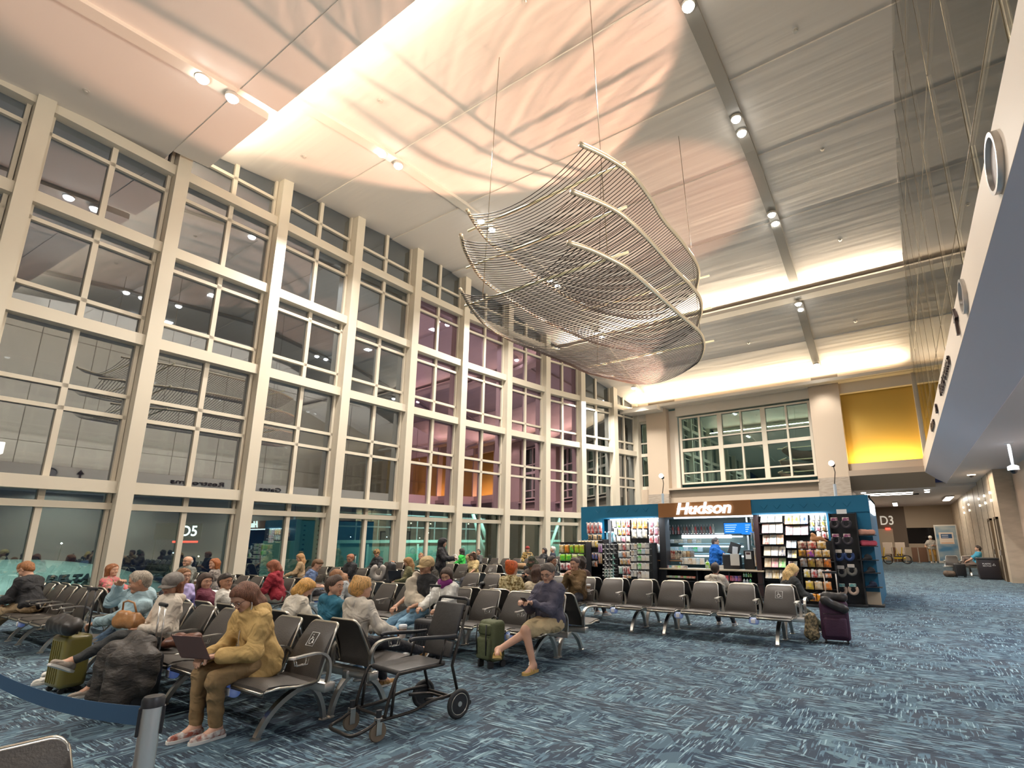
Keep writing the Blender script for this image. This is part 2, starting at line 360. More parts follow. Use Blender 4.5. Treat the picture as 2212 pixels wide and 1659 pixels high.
# ================================================================ end wall (y = 29.5)
BEIGE = mat('beige_wall_paint', (.52, .42, .32), .6, bump=.05, bscale=3); LINEN = mat('pale_wall_paint', (.70, .62, .52), .6)
GOLD = mat('gold_fabric_panel', (.50, .33, .07), .7); STONE = mat('grey_wood_tile', (.30, .25, .20), .6, var=(.40, .34, .28), vscale=5, stretch=(.6, 1, 4))
YW = 29.5
def xb(x0, x1, z0, z1, y0=YW, y1=YW+.3, name='wall_end', mt=BEIGE):
    return MB().box(x0, x1, y0, y1, z0, z1).build(name, mt, kind='structure')
WX0, WX1, WZ0, WZ1 = -10.75, -3.45, 4.78, 8.85
xb(-13.75, -12.75, 0, 4.6); xb(-12.75, -11.45, 4.25, 9.6, YW-.25, YW+.3); xb(-12.75, -11.45, 0, 4.25, YW-.35, YW+.3, mt=STONE)
xb(-13.8, -12.7, 8.9, 10.1, YW, YW+.3, mt=LINEN)
xb(-11.45, WX0-.15, 4.6, 9.4, YW+.25, YW+.5, mt=LINEN); xb(-11.45, WX1+.1, 0, 4.45, YW, YW+.3); xb(-11.45, WX1+.1, 4.45, 4.55, YW-.35, YW+.3)
xb(WX0-.2, WX1+.2, WZ1+.1, 10.2, YW+.05, YW+.4, mt=LINEN)
xb(-3.4, -1.97, 4.62, 9.6, YW-.25, YW+.3); xb(-3.4, -1.97, 0, 4.62, YW-.3, YW+.3, mt=STONE)
xb(-1.97, 1.3, 4.65, 5.28); xb(-1.97, 1.3, 8.95, 10.3, YW, YW+.3, mt=LINEN); xb(-1.97, 1.4, 5.2, 9.0, YW+.35, YW+.5, mt=GOLD)
xb(1.18, 1.30, 5.25, 9.9, YW-.1, YW+.5, mt=LINEN); xb(1.3, 6, 4.6, 9.9, YW+.35, YW+.5, mt=GOLD); xb(1.3, 6, 8.95, 10.3, YW-.02, YW+.3, mt=LINEN)
MB().box(-13.9, 6, 29.0, 29.9, 9.5, 9.62).build('trim_6', LINEN, kind='structure')
MB().box(-14.1, -11.6, 28.3, 29.3, 9.28, 9.52).build('trim_6', PAINT, kind='structure')
TEALG = glassmat('end_wall_glass', (.55, .80, .78), .34, .6)
nW = 3; cw = (WX1-WX0)/nW; zm = 6.82
for i in range(nW):
    for (z0, z1) in ((WZ0, zm), (zm, WZ1)):
        x0, x1 = WX0+i*cw, WX0+(i+1)*cw; mb = MB()
        for (a, b_) in ((x0, x0+.13), (x1-.13, x1), ((x0+x1)/2-.05, (x0+x1)/2+.05)): mb.box(a, b_, YW+.1, YW+.3, z0, z1)
        for (a, b_) in ((z0, z0+.09), (z1-.1, z1), (z0+(z1-z0)*.30, z0+(z1-z0)*.30+.08)): mb.box(x0+.13, x1-.13, YW+.12, YW+.3, a, b_)
        o = mb.build('window_2', FRAME, kind='structure'); MB().box(x0+.05, x1-.05, YW+.24, YW+.26, z0+.04, z1-.04).build('pane', TEALG, o)
mb = MB()
for z in (4.7, 6.75, 8.85): mb.box(-13.7, -12.75, YW+.1, YW+.3, z-.1, z+.1)
for x in (-13.7, -12.78): mb.box(x-.06, x+.06, YW+.1, YW+.3, 4.6, 8.9)
for z in (5.5, 7.5): mb.box(-13.7, -12.75, YW+.12, YW+.3, z-.04, z+.04)
o = mb.build('window_3', FRAME, kind='structure'); MB().box(-13.7, -12.75, YW+.22, YW+.24, 4.6, 8.9).build('pane', TEALG, o)
# the lit room behind the end windows
MB().box(-14, -2, 34.8, 35, 3, 10).build('wall_back_room', mat('teal_room_wall', (.10, .19, .18), .7), kind='structure')
MB().box(-14, -2, 30, 35, 10, 10.2).build('ceiling_back_room', mat('teal_room_ceiling', (.30, .42, .40), .7), kind='structure')
area('back_room_light', (-7.5, 33, 9.6), (0, 0, -1), 9, 1, 90, (.7, 1, .95))
for a, b_ in ((YW-.05, 4.62), ): pass
# ================================================================ bulkhead, soffit, glass screen and right side
BULK = mat('bulkhead_paint', (.84, .72, .60), .5); SOFF = mat('soffit_paint', (.74, .70, .78), .5)
RXW = 3.05
mb = MB()
mb.prism([(1.13, 4.62), (1.13, 5.27), (1.38, 5.27), (1.38, 5.0), (6, 5.0), (6, 4.3), (1.9, 4.12)], 'y', -20, 29.5); mb.build('wall_bulkhead', [BULK], kind='structure')
mb = MB(); mb.prism([(29.2, 4.63), (30.4, 4.0), (30.4, 4.9), (29.2, 4.9)], 'x', -2.0, 1.5); mb.build('trim_7', mat('brown_soffit', (.38, .30, .23), .6), kind='structure')
MB().prism([(1.13, 4.61), (1.90, 4.10), (1.93, 4.12), (1.15, 4.63)], 'y', -20, 29.9).build('trim_8', SOFF, kind='structure')
MB().box(1.9, 6, -20, 30.4, 4.12, 4.2).build('ceiling_corridor', mat('corridor_ceiling', (.66, .62, .62), .6), kind='structure')
MB().box(-2.2, 6, 30.4, 47.5, 4.0, 4.2).build('ceiling_corridor', MATS['corridor_ceiling'], kind='structure')
RING = mat('brushed_ring', (.62, .58, .54), .3, .7)
for (y, lab, q) in ((5.62, 'large round metal porthole ring on the pale bulkhead, the nearer one', .28), (8.8, 'round dark metal porthole on the pale bulkhead beside the lettering', .25)):
    t = thing('porthole', lab, 'porthole', (1.13, y, 4.93), 0, 'round portholes in the bulkhead')
    Mx = Matrix.Rotation(-PI/2, 4, 'Y')
    MB().lathe([(q*.82, 0), (q, 0), (q, .05), (q*.85, .05), (q*.82, 0)], 32, M=Mx, cap=False).build('ring', RING, t, smooth=40)
    MB().lathe([(0, -.0), (q*.84, 0), (q*.84, .012), (0, .012)], 32, M=Mx, cap=False).build('speaker_plate', mat('speaker_plate', (.35, .31, .30), .5), t)
LET = mat('dark_bronze_lettering', (.07, .05, .05), .35, .4)
t = thing('wall_lettering', 'raised dark bronze lettering with an arrow along the pale bulkhead', 'lettering', (1.10, 14, 4.93))
rx = (PI/2, 0, -PI/2)
for s, y, sz in (('Gates', 18.9, .36), ('&', 16.5, .36), ('Restrooms', 13.2, .36)):
    text('word', s, (0, y-14, 0), rx, sz, LET, t, ext=.02, off=.004, sx=1.75)
MB().prism([(-.04, -.2), (.04, -.2), (.04, .05), (.14, .05), (0, .25), (-.14, .05), (-.04, .05)], 'x', -.02, .02).build('arrow', LET, t).location = (0, -4.1, 0)
# tall glass screen above the bulkhead with crossed steel cables
SCR = glassmat('screen_glass', (.97, .98, .97), .03, 1.0)
for i, (y0, y1) in enumerate([(-8+6.25*k, -8+6.25*(k+1)) for k in range(6)]):
    zz = [(y0, 5.27), (y1, 5.27)]+[(y1-(y1-y0)*k/6, zc(y1-(y1-y0)*k/6)) for k in range(7)]
    MB().prism(zz, 'x', 1.27, 1.285).build('window_4', SCR, kind='structure')
CAB = mat('steel_cable', (.20, .16, .10), .4, .6)
def cable(name, a, b, r, lab, grp=None, mt=CAB, cat='cable'):
    return MB().tube([a, b], r, 6).build(name, mt, smooth=True, label=lab, cat=cat, group=grp)
for i, y in enumerate([.8, 3.0, 5.15, 7.42, 9.55, 11.75, 14.0, 16.2, 18.4, 20.6, 22.8, 25.0, 27.2]):
    MB().tube([(1.277, y, 5.27), (1.277, y, zc(y)-.02)], .013, 6).build('trim_11', CAB, smooth=True, kind='structure')
for z in (6.35, 9.3, 11.8):
    ye = 28.9 if z < 10 else 23.5
    MB().tube([(1.277, -8, z), (1.277, ye, z)], .013, 6).build('trim_12', CAB, smooth=True, kind='structure')
MB().box(1.25, 1.3, 4.0, 29.4, 5.25, 5.29).build('trim_13', CAB, kind='structure')
# right corridor wall: pale stone panels with dark joints
PAN = mat('travertine_panels', (.52, .43, .32), .35, var=(.60, .50, .38), vscale=2.2, stretch=(1, .5, 3)); JNT = mat('dark_joint', (.10, .07, .04), .4)
MB().box(RXW, RXW+.3, 25.4, 47.5, 0, 4.2).build('wall_right', PAN, kind='structure')
MB().box(RXW, RXW+.9, 25.1, 25.4, 0, 4.2).build('wall_right', PAN, kind='structure')
MB().box(RXW+.55, RXW+.85, -20, 25.1, 0, 4.2).build('wall_right', mat('sandstone_wall', (.62, .47, .37), .3), kind='structure')
MB().box(RXW+.53, RXW+.55, -20, 25.1, 0, .15).build('baseboard_right', JNT, kind='structure')
for y in (26.5, 28.3, 30.3, 32.4, 35, 38, 41.5):
    MB().box(RXW-.008, RXW, y-.03, y+.03, 0, 4.12).build('trim_9', JNT, kind='structure')
MB().box(-2.3, -2.0, 30.4, 47.5, 0, 4.0).build('wall_corridor_left', BEIGE, kind='structure')
# small wall lamps on the joints
for i, y in enumerate((26.5, 28.3, 30.3, 35, 38)):
    for z in (3.35, 3.05):
        MB().lathe([(0, 0), (.05, 0), (.05, .05), (0, .06)], 10, M=Matrix.Translation((RXW, y, z)) @ Matrix.Rotation(-PI/2, 4, 'Y'), cap=False).build('wall_light', glow('wall_light_glow', (1, .85, .6), 6), label='tiny round wall light on dark joint %d from the near end, %s one' % (i+1, 'upper' if z > 3.2 else 'lower'), cat='light', group='small lights on the corridor wall')
# doors in the right wall
DG = mat('grey_door', (.34, .29, .23), .5)
for i, (y0, y1, l) in enumerate(((25.75, 26.25, 0), (27.5, 28.15, 0))):
    o = MB().box(RXW-.05, RXW, y0, y1, 0, 2.3).build('door_1', DG, kind='structure')
    mb = MB(); mb.box(RXW-.08, RXW, y0-.07, y0, 0, 2.38); mb.box(RXW-.08, RXW, y1, y1+.07, 0, 2.38); mb.box(RXW-.08, RXW, y0-.07, y1+.07, 2.3, 2.38); mb.build('door_frame', JNT, o)
    MB().box(RXW-.12, RXW-.04, y0+.08, y0+.13, .95, 1.15).build('door_handle', CHROME, o)
# end of the corridor, gate D3
YD = 47.3
DRK = mat('dark_bronze_wall', (.16, .12, .09), .6); CREAM = mat('cream_wall', (.50, .42, .32), .7)
MB().box(-2.2, .15, YD, YD+.3, 2.35, 4.3).build('wall_far', DRK, kind='structure')
MB().box(-2.2, .15, YD, YD+.3, 0, 2.35).build('wall_far', CREAM, kind='structure')
MB().box(-.75, .15, YD-.02, YD, 1.0, 2.35).build('wall_far', DRK, kind='structure')
MB().box(.15, 3.3, YD, YD+.3, 2.4, 4.3).build('wall_far', CREAM, kind='structure'); MB().box(.15, 3.3, YD, YD+.3, 0, 1.25).build('wall_far', CREAM, kind='structure')
o = MB().box(.15, 3.3, YD+.1, YD+.14, 1.25, 2.4).build('window_5', mat('black_night_glass', (.01, .01, .012), .05), kind='structure')
t = thing('gate_sign', 'pale D3 gate number on the dark wall at the corridor end', 'sign', (-1.05, YD-.03, 2.95))
text('gate_number', 'D3', (0, 0, 0), (PI/2, 0, 0), .95, mat('pale_letter', (.75, .70, .62), .5, emit=(.8, .75, .65), estr=.4), t, ext=.02, off=.01, sx=.8)
MB().box(-.16, .16, -.04, 0, -.66, -.53).build('exit_light', glow('red_exit', (1, .05, .03), 4), t)
WL = glow('corridor_lamp', (1, .96, .88), 14)
for i, (x0, x1, y0, y1, l) in enumerate(((-1.3, .6, 32.0, 32.25, 'long bright strip light in the corridor slot, nearer of two'), (-1.35, .6, 33.2, 33.45, 'long bright strip light in the corridor slot, farther of two'), (-.45, -.2, 41, 44.5, 'upright looking white strip light before gate number'), (2.25, 2.6, 37.0, 40.5, 'bright slanted strip light near the panelled wall'))):
    o = thing('strip_light', l, 'light', ((x0+x1)/2, (y0+y1)/2, 3.955), 0, 'corridor strip lights')
    MB().box((x0-x1)/2-.03, (x1-x0)/2+.03, (y0-y1)/2-.03, (y1-y0)/2+.03, -.03, .02).build('tray', PAINT, o)
    MB().box((x0-x1)/2, (x1-x0)/2, (y0-y1)/2, (y1-y0)/2, -.045, -.03).build('diffuser', WL, o)
for i, (x, y, l) in enumerate(((-1.6, 32, 'left'), (-1.5, 33.3, 'far left'), (1.2, 32, 'right'), (1.25, 33.4, 'far right'))):
    MB().lathe([(.0, 0), (.11, 0), (.11, -.03), (0, -.035)], 14, (x, y, 4.0), cap=False).build('downlight', WL, label='small round corridor downlight %s of the strip pair' % l, cat='light', group='corridor downlights')
MB().box(-1.5, .9, 34.2, 34.45, 3.95, 4.0).build('trim_10', DARK, kind='structure')
area('corridor_end_light', (.5, 40, 3.9), (0, 0, -1), 3, 10, 160, WARM)
# hall behind the camera, seen only as reflections in the windows
MB().box(-17.5, 6.2, -20.3, -20, 0, 14).build('wall_back', mat('back_wall', (.45, .33, .22), .6), kind='structure')
MB().box(6.0, 6.3, -20, 48, 4.2, 14.5).build('wall_upper_right', LINEN, kind='structure')
# ================================================================ outside the glass
MB().box(-90, -17.6, -30, 90, -4.7, -4.5).build('floor_apron', mat('night_tarmac', (.06, .07, .075), .7), kind='structure')
TEAL = mat('jetbridge_teal_panel', (.24, .40, .34), .45); TEALR = mat('jetbridge_pale_rib', (.50, .75, .66), .4)
t = thing('boarding_bridge', 'long pale green ribbed boarding bridge outside beyond the lower windows', 'boarding bridge', (-22.5, 22, -4.5))
b = MB().box(-1.5, 1.5, -9.5, 22, 3.6, 6.1).build('body', TEAL, t)
mb = MB(); mb.box(1.5, 1.62, -9.5, 22, 5.98, 6.12); mb.build('top_rail', TEALR, t)
for k in range(21): MB().box(1.5, 1.58, -9.4+k*1.5, -9.28+k*1.5, 3.7, 6.0).build('rib', TEALR, t)
mb = MB()
for k in range(26): mb.box(1.45, 1.5, -9.4+k*1.2, -9.35+k*1.2, 6.1, 7.3)
for z in (6.7, 7.3): mb.box(1.45, 1.5, -9.4, 22, z, z+.06)
mb.build('guard_rail', mat('grey_guard_rail', (.20, .22, .24), .5), t)
t = thing('lift_tower', 'pale green steel tower with bolt holes standing outside the second lower window', 'tower', (-20.3, 12.2, -4.5))
mb = MB(); mb.rbox(-.25, .25, -.28, .28, 0, 7.3, .03); mb.build('column', mat('pale_green_steel', (.34, .46, .36), .5), t)
mb = MB(); mb.rbox(.25, .42, -.45, .45, 3.5, 6.9, .03); mb.build('guide', MATS['pale_green_steel'], t)
mb = MB()
for s in (-1, 1):
    for k in range(9): mb.box(.42, .43, s*.3-.04, s*.3+.04, 5.2+k*.18, 5.26+k*.18)
mb.build('bolt_hole', DARK, t)
for (y0, z0, y1, z1, l) in ((23.9, -1.0, 21.9, 3.2, 'pale slanted steel brace outside, leaning left'), (22.2, 3.4, 24.9, -1.4, 'pale slanted steel brace outside, leaning right'), (28.5, -.8, 31.2, 3.6, 'dark slanted steel brace outside beside far window columns')):
    MB().tube([(-20.3, y0, z0), (-20.3, y1, z1)], .10, 10).build('brace', mat('pale_steel', (.5, .6, .56), .4), smooth=True, label=l, cat='brace', group='slanted braces outside')
# aircraft
t = thing('airliner', 'pale grey green airliner nose and fuselage with DELTA lettering parked outside the near windows', 'aircraft', (-30.5, 4.6, -1.25))
prof = []
n = 30; L_ = 26
vs = []; fs = []; nn = 28
for i in range(n+1):
    u = i/n; y = 7.6-u*L_; r = 2.15*(1-(1-min(u/.22, 1))**2.3)**.5 if u < .22 else 2.15
    r = max(r, .02); zc0 = -.45*(1-min(u/.22, 1))
    for j in range(nn): a = 2*PI*j/nn; vs.append((r*math.cos(a), y, zc0+r*math.sin(a)))
for i in range(n):
    for j in range(nn): fs.append((i*nn+j, i*nn+(j+1) % nn, (i+1)*nn+(j+1) % nn, (i+1)*nn+j))
MB().add(vs, fs).build('fuselage', mat('aircraft_white', (.42, .48, .46), .35), t, smooth=True)
ql = pt(146, 1246, X=-28.75)
text('lettering', 'DELTA', (1.78, ql.y-4.6, 1.36), (math.radians(52), math.radians(0), math.radians(90)), .46, mat('dark_navy_lettering', (.01, .015, .03), .4), t, ext=.05, shear=.3, off=.02, sx=1.0)
mb = MB(); mb.prism([(7.3, 1.05), (7.0, 1.45), (6.4, 1.8), (6.2, 1.3)], 'x', -1.0, 1.5); mb.build('cockpit_window', BLK, t)
mb = MB()
for k in range(20): mb.box(2.1, 2.17, 3.6-k*.55, 3.85-k*.55, .35, .7)
mb.build('cabin_window', BLK, t)
area('apron_flood', (-25.5, 6, 6), (-.5, .1, -.8), 2, 2, 520, (.85, 1, .94)); area('apron_flood', (-19.5, 26, 3.4), (-.6, 0, -.8), .5, 18, 1000, (.80, 1, .92), up=(1, 0, 0))
# gate number sign on the bridge, and small apron lights
q5 = pt(386, 1148, X=-19.8); t = thing('gate_sign', 'white D5 gate number lit on a dark board seen through the lower window', 'sign', (-19.8, q5.y, q5.z), math.radians(60)); t.scale = (.62, .62, .62); MB().tube([(0, .04, -.4), (0, .04, -(q5.z+4.5)/.62)], .06, 8).build('post', BLKM, t)
MB().box(-1.0, 1.0, .0, .08, -.42, .42).build('board', mat('navy_board', (.02, .035, .06), .4), t)
text('gate_number', 'D5', (.45, -.02, 0), (PI/2, 0, 0), .75, glow('white_sign_glow', (1, 1, 1), 3), t, ext=.01, off=.01, sx=.8)
MB().box(-.2, .9, -.03, .0, -.58, -.48).build('red_bar', glow('red_exit', (1, .05, .03), 4), t)
for k in range(26):
    zl = .3+random.random()*2.8; lp = thing('apron_lamp', 'tiny distant apron lamp shining in the dark outside', 'lamp', (-45-random.random()*25, 5+random.random()*70, -4.5), 0, 'distant apron lamps')
    MB().lathe([(.06, 0), (.04, zl+4.4)], 6).build('pole', BLKM, lp); MB().lathe([(0, -.05), (.06, 0), (0, .05)], 8, (0, 0, zl+4.5), cap=False).build('bulb', glow('far_lamp%d' % (k % 3), [(1, .95, .8), (.5, .7, 1), (1, .75, .4)][k % 3], 30), lp)
# ================================================================ cord sculpture
s_ = 2.675
Lc = [[(158, 465), (215, 560), (300, 660), (450, 770), (640, 905), (800, 1000), (930, 1050), (1065, 1078)],
      [(122, 608), (150, 710), (235, 850), (375, 960), (560, 1080), (740, 1165), (900, 1230), (1065, 1258)],
      [(118, 922), (180, 1030), (270, 1130), (400, 1210), (560, 1275), (720, 1340), (850, 1400), (1010, 1430)]]
Rc = [[(808, 82), (950, 150), (1100, 250), (1210, 390), (1290, 520), (1400, 650), (1480, 770), (1495, 840), (1480, 920)],
      [(758, 355), (900, 410), (1020, 470), (1120, 550), (1220, 650), (1350, 800), (1440, 890), (1500, 970), (1510, 1050), (1485, 1140)],
      [(738, 652), (860, 690), (960, 735), (1080, 800), (1190, 890), (1300, 990), (1400, 1080), (1500, 1170), (1525, 1240), (1510, 1310), (1480, 1350)]]
TUBE = mat('pale_gold_tube', (.80, .68, .50), .25, .55); CORD = mat('dark_bronze_cord', (.022, .016, .012), .6); ROD = mat('brass_rod', (.85, .76, .50), .35, .2)
def resample(P, n):
    P = spline(P, 12); d = [0]
    for a, b in zip(P, P[1:]): d.append(d[-1]+(b-a).length)
    out = []
    for i in range(n):
        t = d[-1]*i/(n-1); k = max(j for j in range(len(d)) if d[j] <= t+1e-9); k = min(k, len(P)-2)
        out.append(P[k].lerp(P[k+1], (t-d[k])/max(d[k+1]-d[k], 1e-9)))
    return out
lay = ['top', 'middle', 'bottom']
for k in range(3):
    z = 9-k
    Lp = [pt(950+p[0]/s_, 280+p[1]/s_, Z=z) for p in Lc[k]]; Rp = [pt(950+p[0]/s_, 280+p[1]/s_, Z=z) for p in Rc[k]]
    t = thing('cord_sculpture', 'hanging net of dark cords stretched between two curved tubes, %s of three layers' % lay[k], 'hanging sculpture', (-6, 11, z), 0, 'layers of the hanging cord sculpture')
    sh = lambda P: [p-Vector((-6, 11, z)) for p in P]
    LL, RR = resample(Lp, 78), resample(Rp, 78)
    MB().tube(sh(LL), .045, 8).build('curved_tube', TUBE, t, smooth=True); MB().tube(sh(RR), .05, 8).build('curved_tube', TUBE, t, smooth=True)
    for y in (8.3, 13.75):
        MB().tube([(-8.15+6, y-11, .02), (-3.85+6, y-11, .02)], .03, 8).build('cross_rod', ROD, t, smooth=True)
    nc = 76
    for i in range(1, nc+1):
        a, b = LL[i], RR[i]; sag = .42
        pts = []
        for q in range(13):
            u = q/12; p = a.lerp(b, u); pts.append(p+Vector((0, 0, -sag*4*u*(1-u)-.05)))
        MB().tube(sh(pts), .0105, 4, cap=False).build('cord', CORD, t, smooth=True)
for (x, y, z) in ((-7.6, 8.3, 9), (-4.3, 8.3, 9), (-7.6, 13.75, 9), (-4.2, 13.75, 9)):
    cable('suspension_wire', (x, y, z-2), (x+.3*(1 if x < -6 else -1), y, zc(y)), .008, 'thin suspension wire of the cord sculpture, %s %s corner' % ('near' if y < 10 else 'far', 'left' if x < -6 else 'right'), 'suspension wires of the cord sculpture')
# a second sculpture hangs nearer the camera, out of view above the frame; only its shadow is seen
# ================================================================ airport beam seating
SEATM = {}
POD = mat('outlet_pod_blue', (.34, .40, .52), .2, emit=(.15, .3, 1), estr=.10); ICON = mat('white_icon_print', (.75, .74, .70), .5)
EDGE = mat('steel_edge_trim', (.62, .58, .50), .28, 1)
def seat_meshes():
    # local frame: x across, seat faces -y, bench centre line y=0 (back plane near y=-.1)
    import types
    bmw = MB()   # back cushion
    def back_outline(w0, w1, r=.05, n=5):
        pts = [(-w0/2, 0), (w0/2, 0)]
        for k in range(n+1): a = PI/2*k/n; pts.append((w1/2-r+r*math.cos(a), .445-r+r*math.sin(a)))
        for k in range(n+1): a = PI/2+PI/2*k/n; pts.append((-w1/2+r+r*math.cos(a), .445-r+r*math.sin(a)))
        return pts
    def curve(v):  # height along the back -> (y,z)
        return (-.285+.20*v/.445-.035*math.sin(PI*min(1, v/.445)), .40+v*.97)
    out = back_outline(.50, .40)
    def shell(off, thick):
        mb = MB(); vs = []
        n = len(out)
        for side in (0, 1):
            for x, v in out:
                y, z = curve(v); vs.append((x, y+(thick if side else 0)+off, z))
        # grid fill by strips through the height
        mb.add(vs, [(i, (i+1) % n, n+(i+1) % n, n+i) for i in range(n)]); return mb
    # strips for cushion faces
    rows = 10; vs = []; fs = []
    def halfw(v):
        w = .25+(.20-.25)*v/.445; r = .05
        if v > .445-r: d = v-(.445-r); w = w-r+math.sqrt(max(r*r-d*d, 0))
        return w
    V = [0, .02, .08, .14, .20, .26, .32, .36, .395, .415, .43, .44, .445]
    nx = 8
    for side in (0, 1):
        for v in V:
            y, z = curve(v); hw = halfw(v)
            for i in range(nx+1):
                u = -1+2*i/nx; puff = .016*(1-u**4)*min(1, math.sin(PI*min(max(v/.445, .02), .98))*2)
                vs.append((u*hw, y-puff if side == 0 else y+.030, z))
    nv = len(V); st = nx+1
    for side in (0, 1):
        for j in range(nv-1):
            for i in range(nx): a = side*nv*st+j*st+i; fs.append((a, a+1, a+st+1, a+st))
    for j in range(nv-1):
        for i in (0, nx): a = j*st+i; b = nv*st+a; fs.append((a, a+st, b+st, b))
    for i in range(nx):
        for j in (0, nv-1): a = j*st+i; b = nv*st+a; fs.append((a, a+1, b+1, b))
    o = MB().add(vs, fs).build('backrest', LEATHER, smooth=35); SEATM['back'] = o.data; bpy.data.objects.remove(o)
    P = [(x, curve(v)[0]+.014, curve(v)[1]) for x, v in out[1:]+[out[0]]]
    o = MB().tube([(p[0]*1.015, p[1], p[2]) for p in P], .0125, 6).build('back_frame', EDGE, smooth=True); SEATM['bframe'] = o.data; bpy.data.objects.remove(o)
    # seat pan
    prof = [(-.26, .425), (-.32, .405), (-.45, .412), (-.58, .435), (-.68, .438), (-.715, .42), (-.72, .40)]
    prof = [(p.x, p.y) for p in [Vector((a, b, 0)) for a, b in prof]]
    vs = []; fs = []; n = len(prof)
    for sd in (0, .028):
        for y, z in prof:
            for i in range(9):
                u = -1+i/4; vs.append((u*.25, y, z-sd+(.008*(1-u**4) if sd == 0 else 0)))
    for s in (0, 1):
        for j in range(n-1):
            for i in range(8): a = s*n*9+j*9+i; fs.append((a, a+1, a+10, a+9))
    for j in range(n-1):
        for i in (0, 8): a = j*9+i; b = n*9+a; fs.append((a, a+9, b+9, b))
    for i in range(8):
        for j in (0, n-1): a = j*9+i; b = n*9+a; fs.append((a, a+1, b+1, b))
    o = MB().add(vs, fs).build('seat', LEATHER, smooth=40); SEATM['seat'] = o.data; bpy.data.objects.remove(o)
    mb = MB(); mb.tube([(-.252, -.27, .405), (-.252, -.45, .395), (-.252, -.60, .415), (-.252, -.70, .412), (-.235, -.722, .395), (.235, -.722, .395), (.252, -.70, .412), (.252, -.60, .415), (.252, -.45, .395), (.252, -.27, .405)], .0115, 6)
    o = mb.build('seat_frame', EDGE, smooth=True); SEATM['sframe'] = o.data; bpy.data.objects.remove(o)
    # armrest: curved upright strap, then the flat pad
    path = bez((0, -.22, .33), (0, -.17, .50), (0, -.18, .625), (0, -.33, .635), 10)+[Vector((0, -.42, .633)), Vector((0, -.54, .625))]
    mb = MB(); vs = []; fs = []
    for i, p in enumerate(path):
        d = (path[min(i+1, len(path)-1)]-path[max(i-1, 0)]).normalized(); nrm = Vector((0, -d.z, d.y))
        wd = .020 if i < 9 else .026; th = .018 if i < 9 else .012
        vs += [p+Vector((sx*wd, 0, 0))+nrm*sn*th*.6 for sx, sn in ((-1, -1), (1, -1), (1, 1), (-1, 1))]
    for i in range(len(path)-1):
        fs += [(i*4+j, i*4+(j+1) % 4, i*4+4+(j+1) % 4, i*4+4+j) for j in range(4)]
    fs += [(3, 2, 1, 0), tuple(len(path)*4-4+j for j in range(4))]; mb.add(vs, fs)
    mb.lathe([(.0, .64), (.034, .636), (.036, .622), (0, .618)], 14, (0, -.53, 0), cap=False)
    o = mb.build('armrest', ALU, smooth=40); SEATM['arm'] = o.data; bpy.data.objects.remove(o)
    mb = MB(); mb.tube([(-.016, -.40, .612), (-.016, -.41, .565), (-.016, -.50, .565), (-.016, -.51, .612)], .005, 5); mb.tube([(.016, -.40, .612), (.016, -.41, .565), (.016, -.50, .565), (.016, -.51, .612)], .005, 5)
    o = mb.build('bag_hook', CHROME, smooth=True); SEATM['hook'] = o.data; bpy.data.objects.remove(o)
    # leg: asymmetrical arch
    def strap(mb, path, w0, w1, th):
        vs = []; fs = []; n = len(path)
        for i, p in enumerate(path):
            d = (path[min(i+1, n-1)]-path[max(i-1, 0)]).normalized(); nrm = Vector((0, -d.z, d.y)); w = w0+(w1-w0)*i/(n-1)
            vs += [p+Vector((sx*w, 0, 0))+nrm*sn*th for sx, sn in ((-1, -1), (1, -1), (1, 1), (-1, 1))]
        for i in range(n-1): fs += [(i*4+j, i*4+(j+1) % 4, i*4+4+(j+1) % 4, i*4+4+j) for j in range(4)]
        fs += [(3, 2, 1, 0), tuple(n*4-4+j for j in range(4))]; mb.add(vs, fs)
    mb = MB(); strap(mb, bez((0, -.60, .015), (0, -.52, .22), (0, -.36, .31), (0, -.17, .335), 12), .024, .034, .020)
    strap(mb, bez((0, -.21, .33), (0, -.10, .28), (0, -.04, .16), (0, -.02, .015), 9), .032, .024, .018)
    mb.lathe([(.042, 0), (.042, .010), (.022, .022)], 12, (0, -.605, 0)); mb.lathe([(.042, 0), (.042, .010), (.022, .022)], 12, (0, -.015, 0))
    mb.rbox(-.035, .035, -.27, -.13, .30, .37, .01)
    o = mb.build('leg', ALU, smooth=40); SEATM['leg'] = o.data; bpy.data.objects.remove(o)
    mb = MB(); mb.rbox(-.075, .075, -.06, .02, -.05, .05, .04, 4); o = mb.build('outlet_pod', POD, smooth=True); SEATM['pod'] = o.data; bpy.data.objects.remove(o)
    mb = MB(); mb.rbox(-.032, .032, -.068, -.058, -.03, .03, .004); o = mb.build('socket_plate', WHITEP, smooth=40); SEATM['sock'] = o.data; bpy.data.objects.remove(o)
    # wheelchair symbol: frame + figure, laid on the back
    mb = MB(); S = .052
    def line(pts, r=.0042, closed=False):
        mb.tube([(x*S*1.0, curve(.31+zv*S)[0]-.019, curve(.31+zv*S)[1]) for x, zv in pts], r*.8, 5, closed=closed)
    line([(-1, -1), (1, -1), (1, 1), (-1, 1)], closed=True)
    line([(-.25, .40), (-.2, 0), (.3, 0), (.5, -.55), (.7, -.5)]); line([(-.22, .2), (.25, .2)])
    line([(-.1+.42*math.cos(a), -.32+.42*math.sin(a)) for a in [math.radians(x) for x in range(120, 380, 26)]])
    line([(-.25+.07*math.cos(a), .62+.07*math.sin(a)) for a in [x*PI/3 for x in range(6)]], closed=True)
    o = mb.build('wheelchair_symbol', ICON, smooth=True); SEATM['icon'] = o.data; bpy.data.objects.remove(o)
seat_meshes()
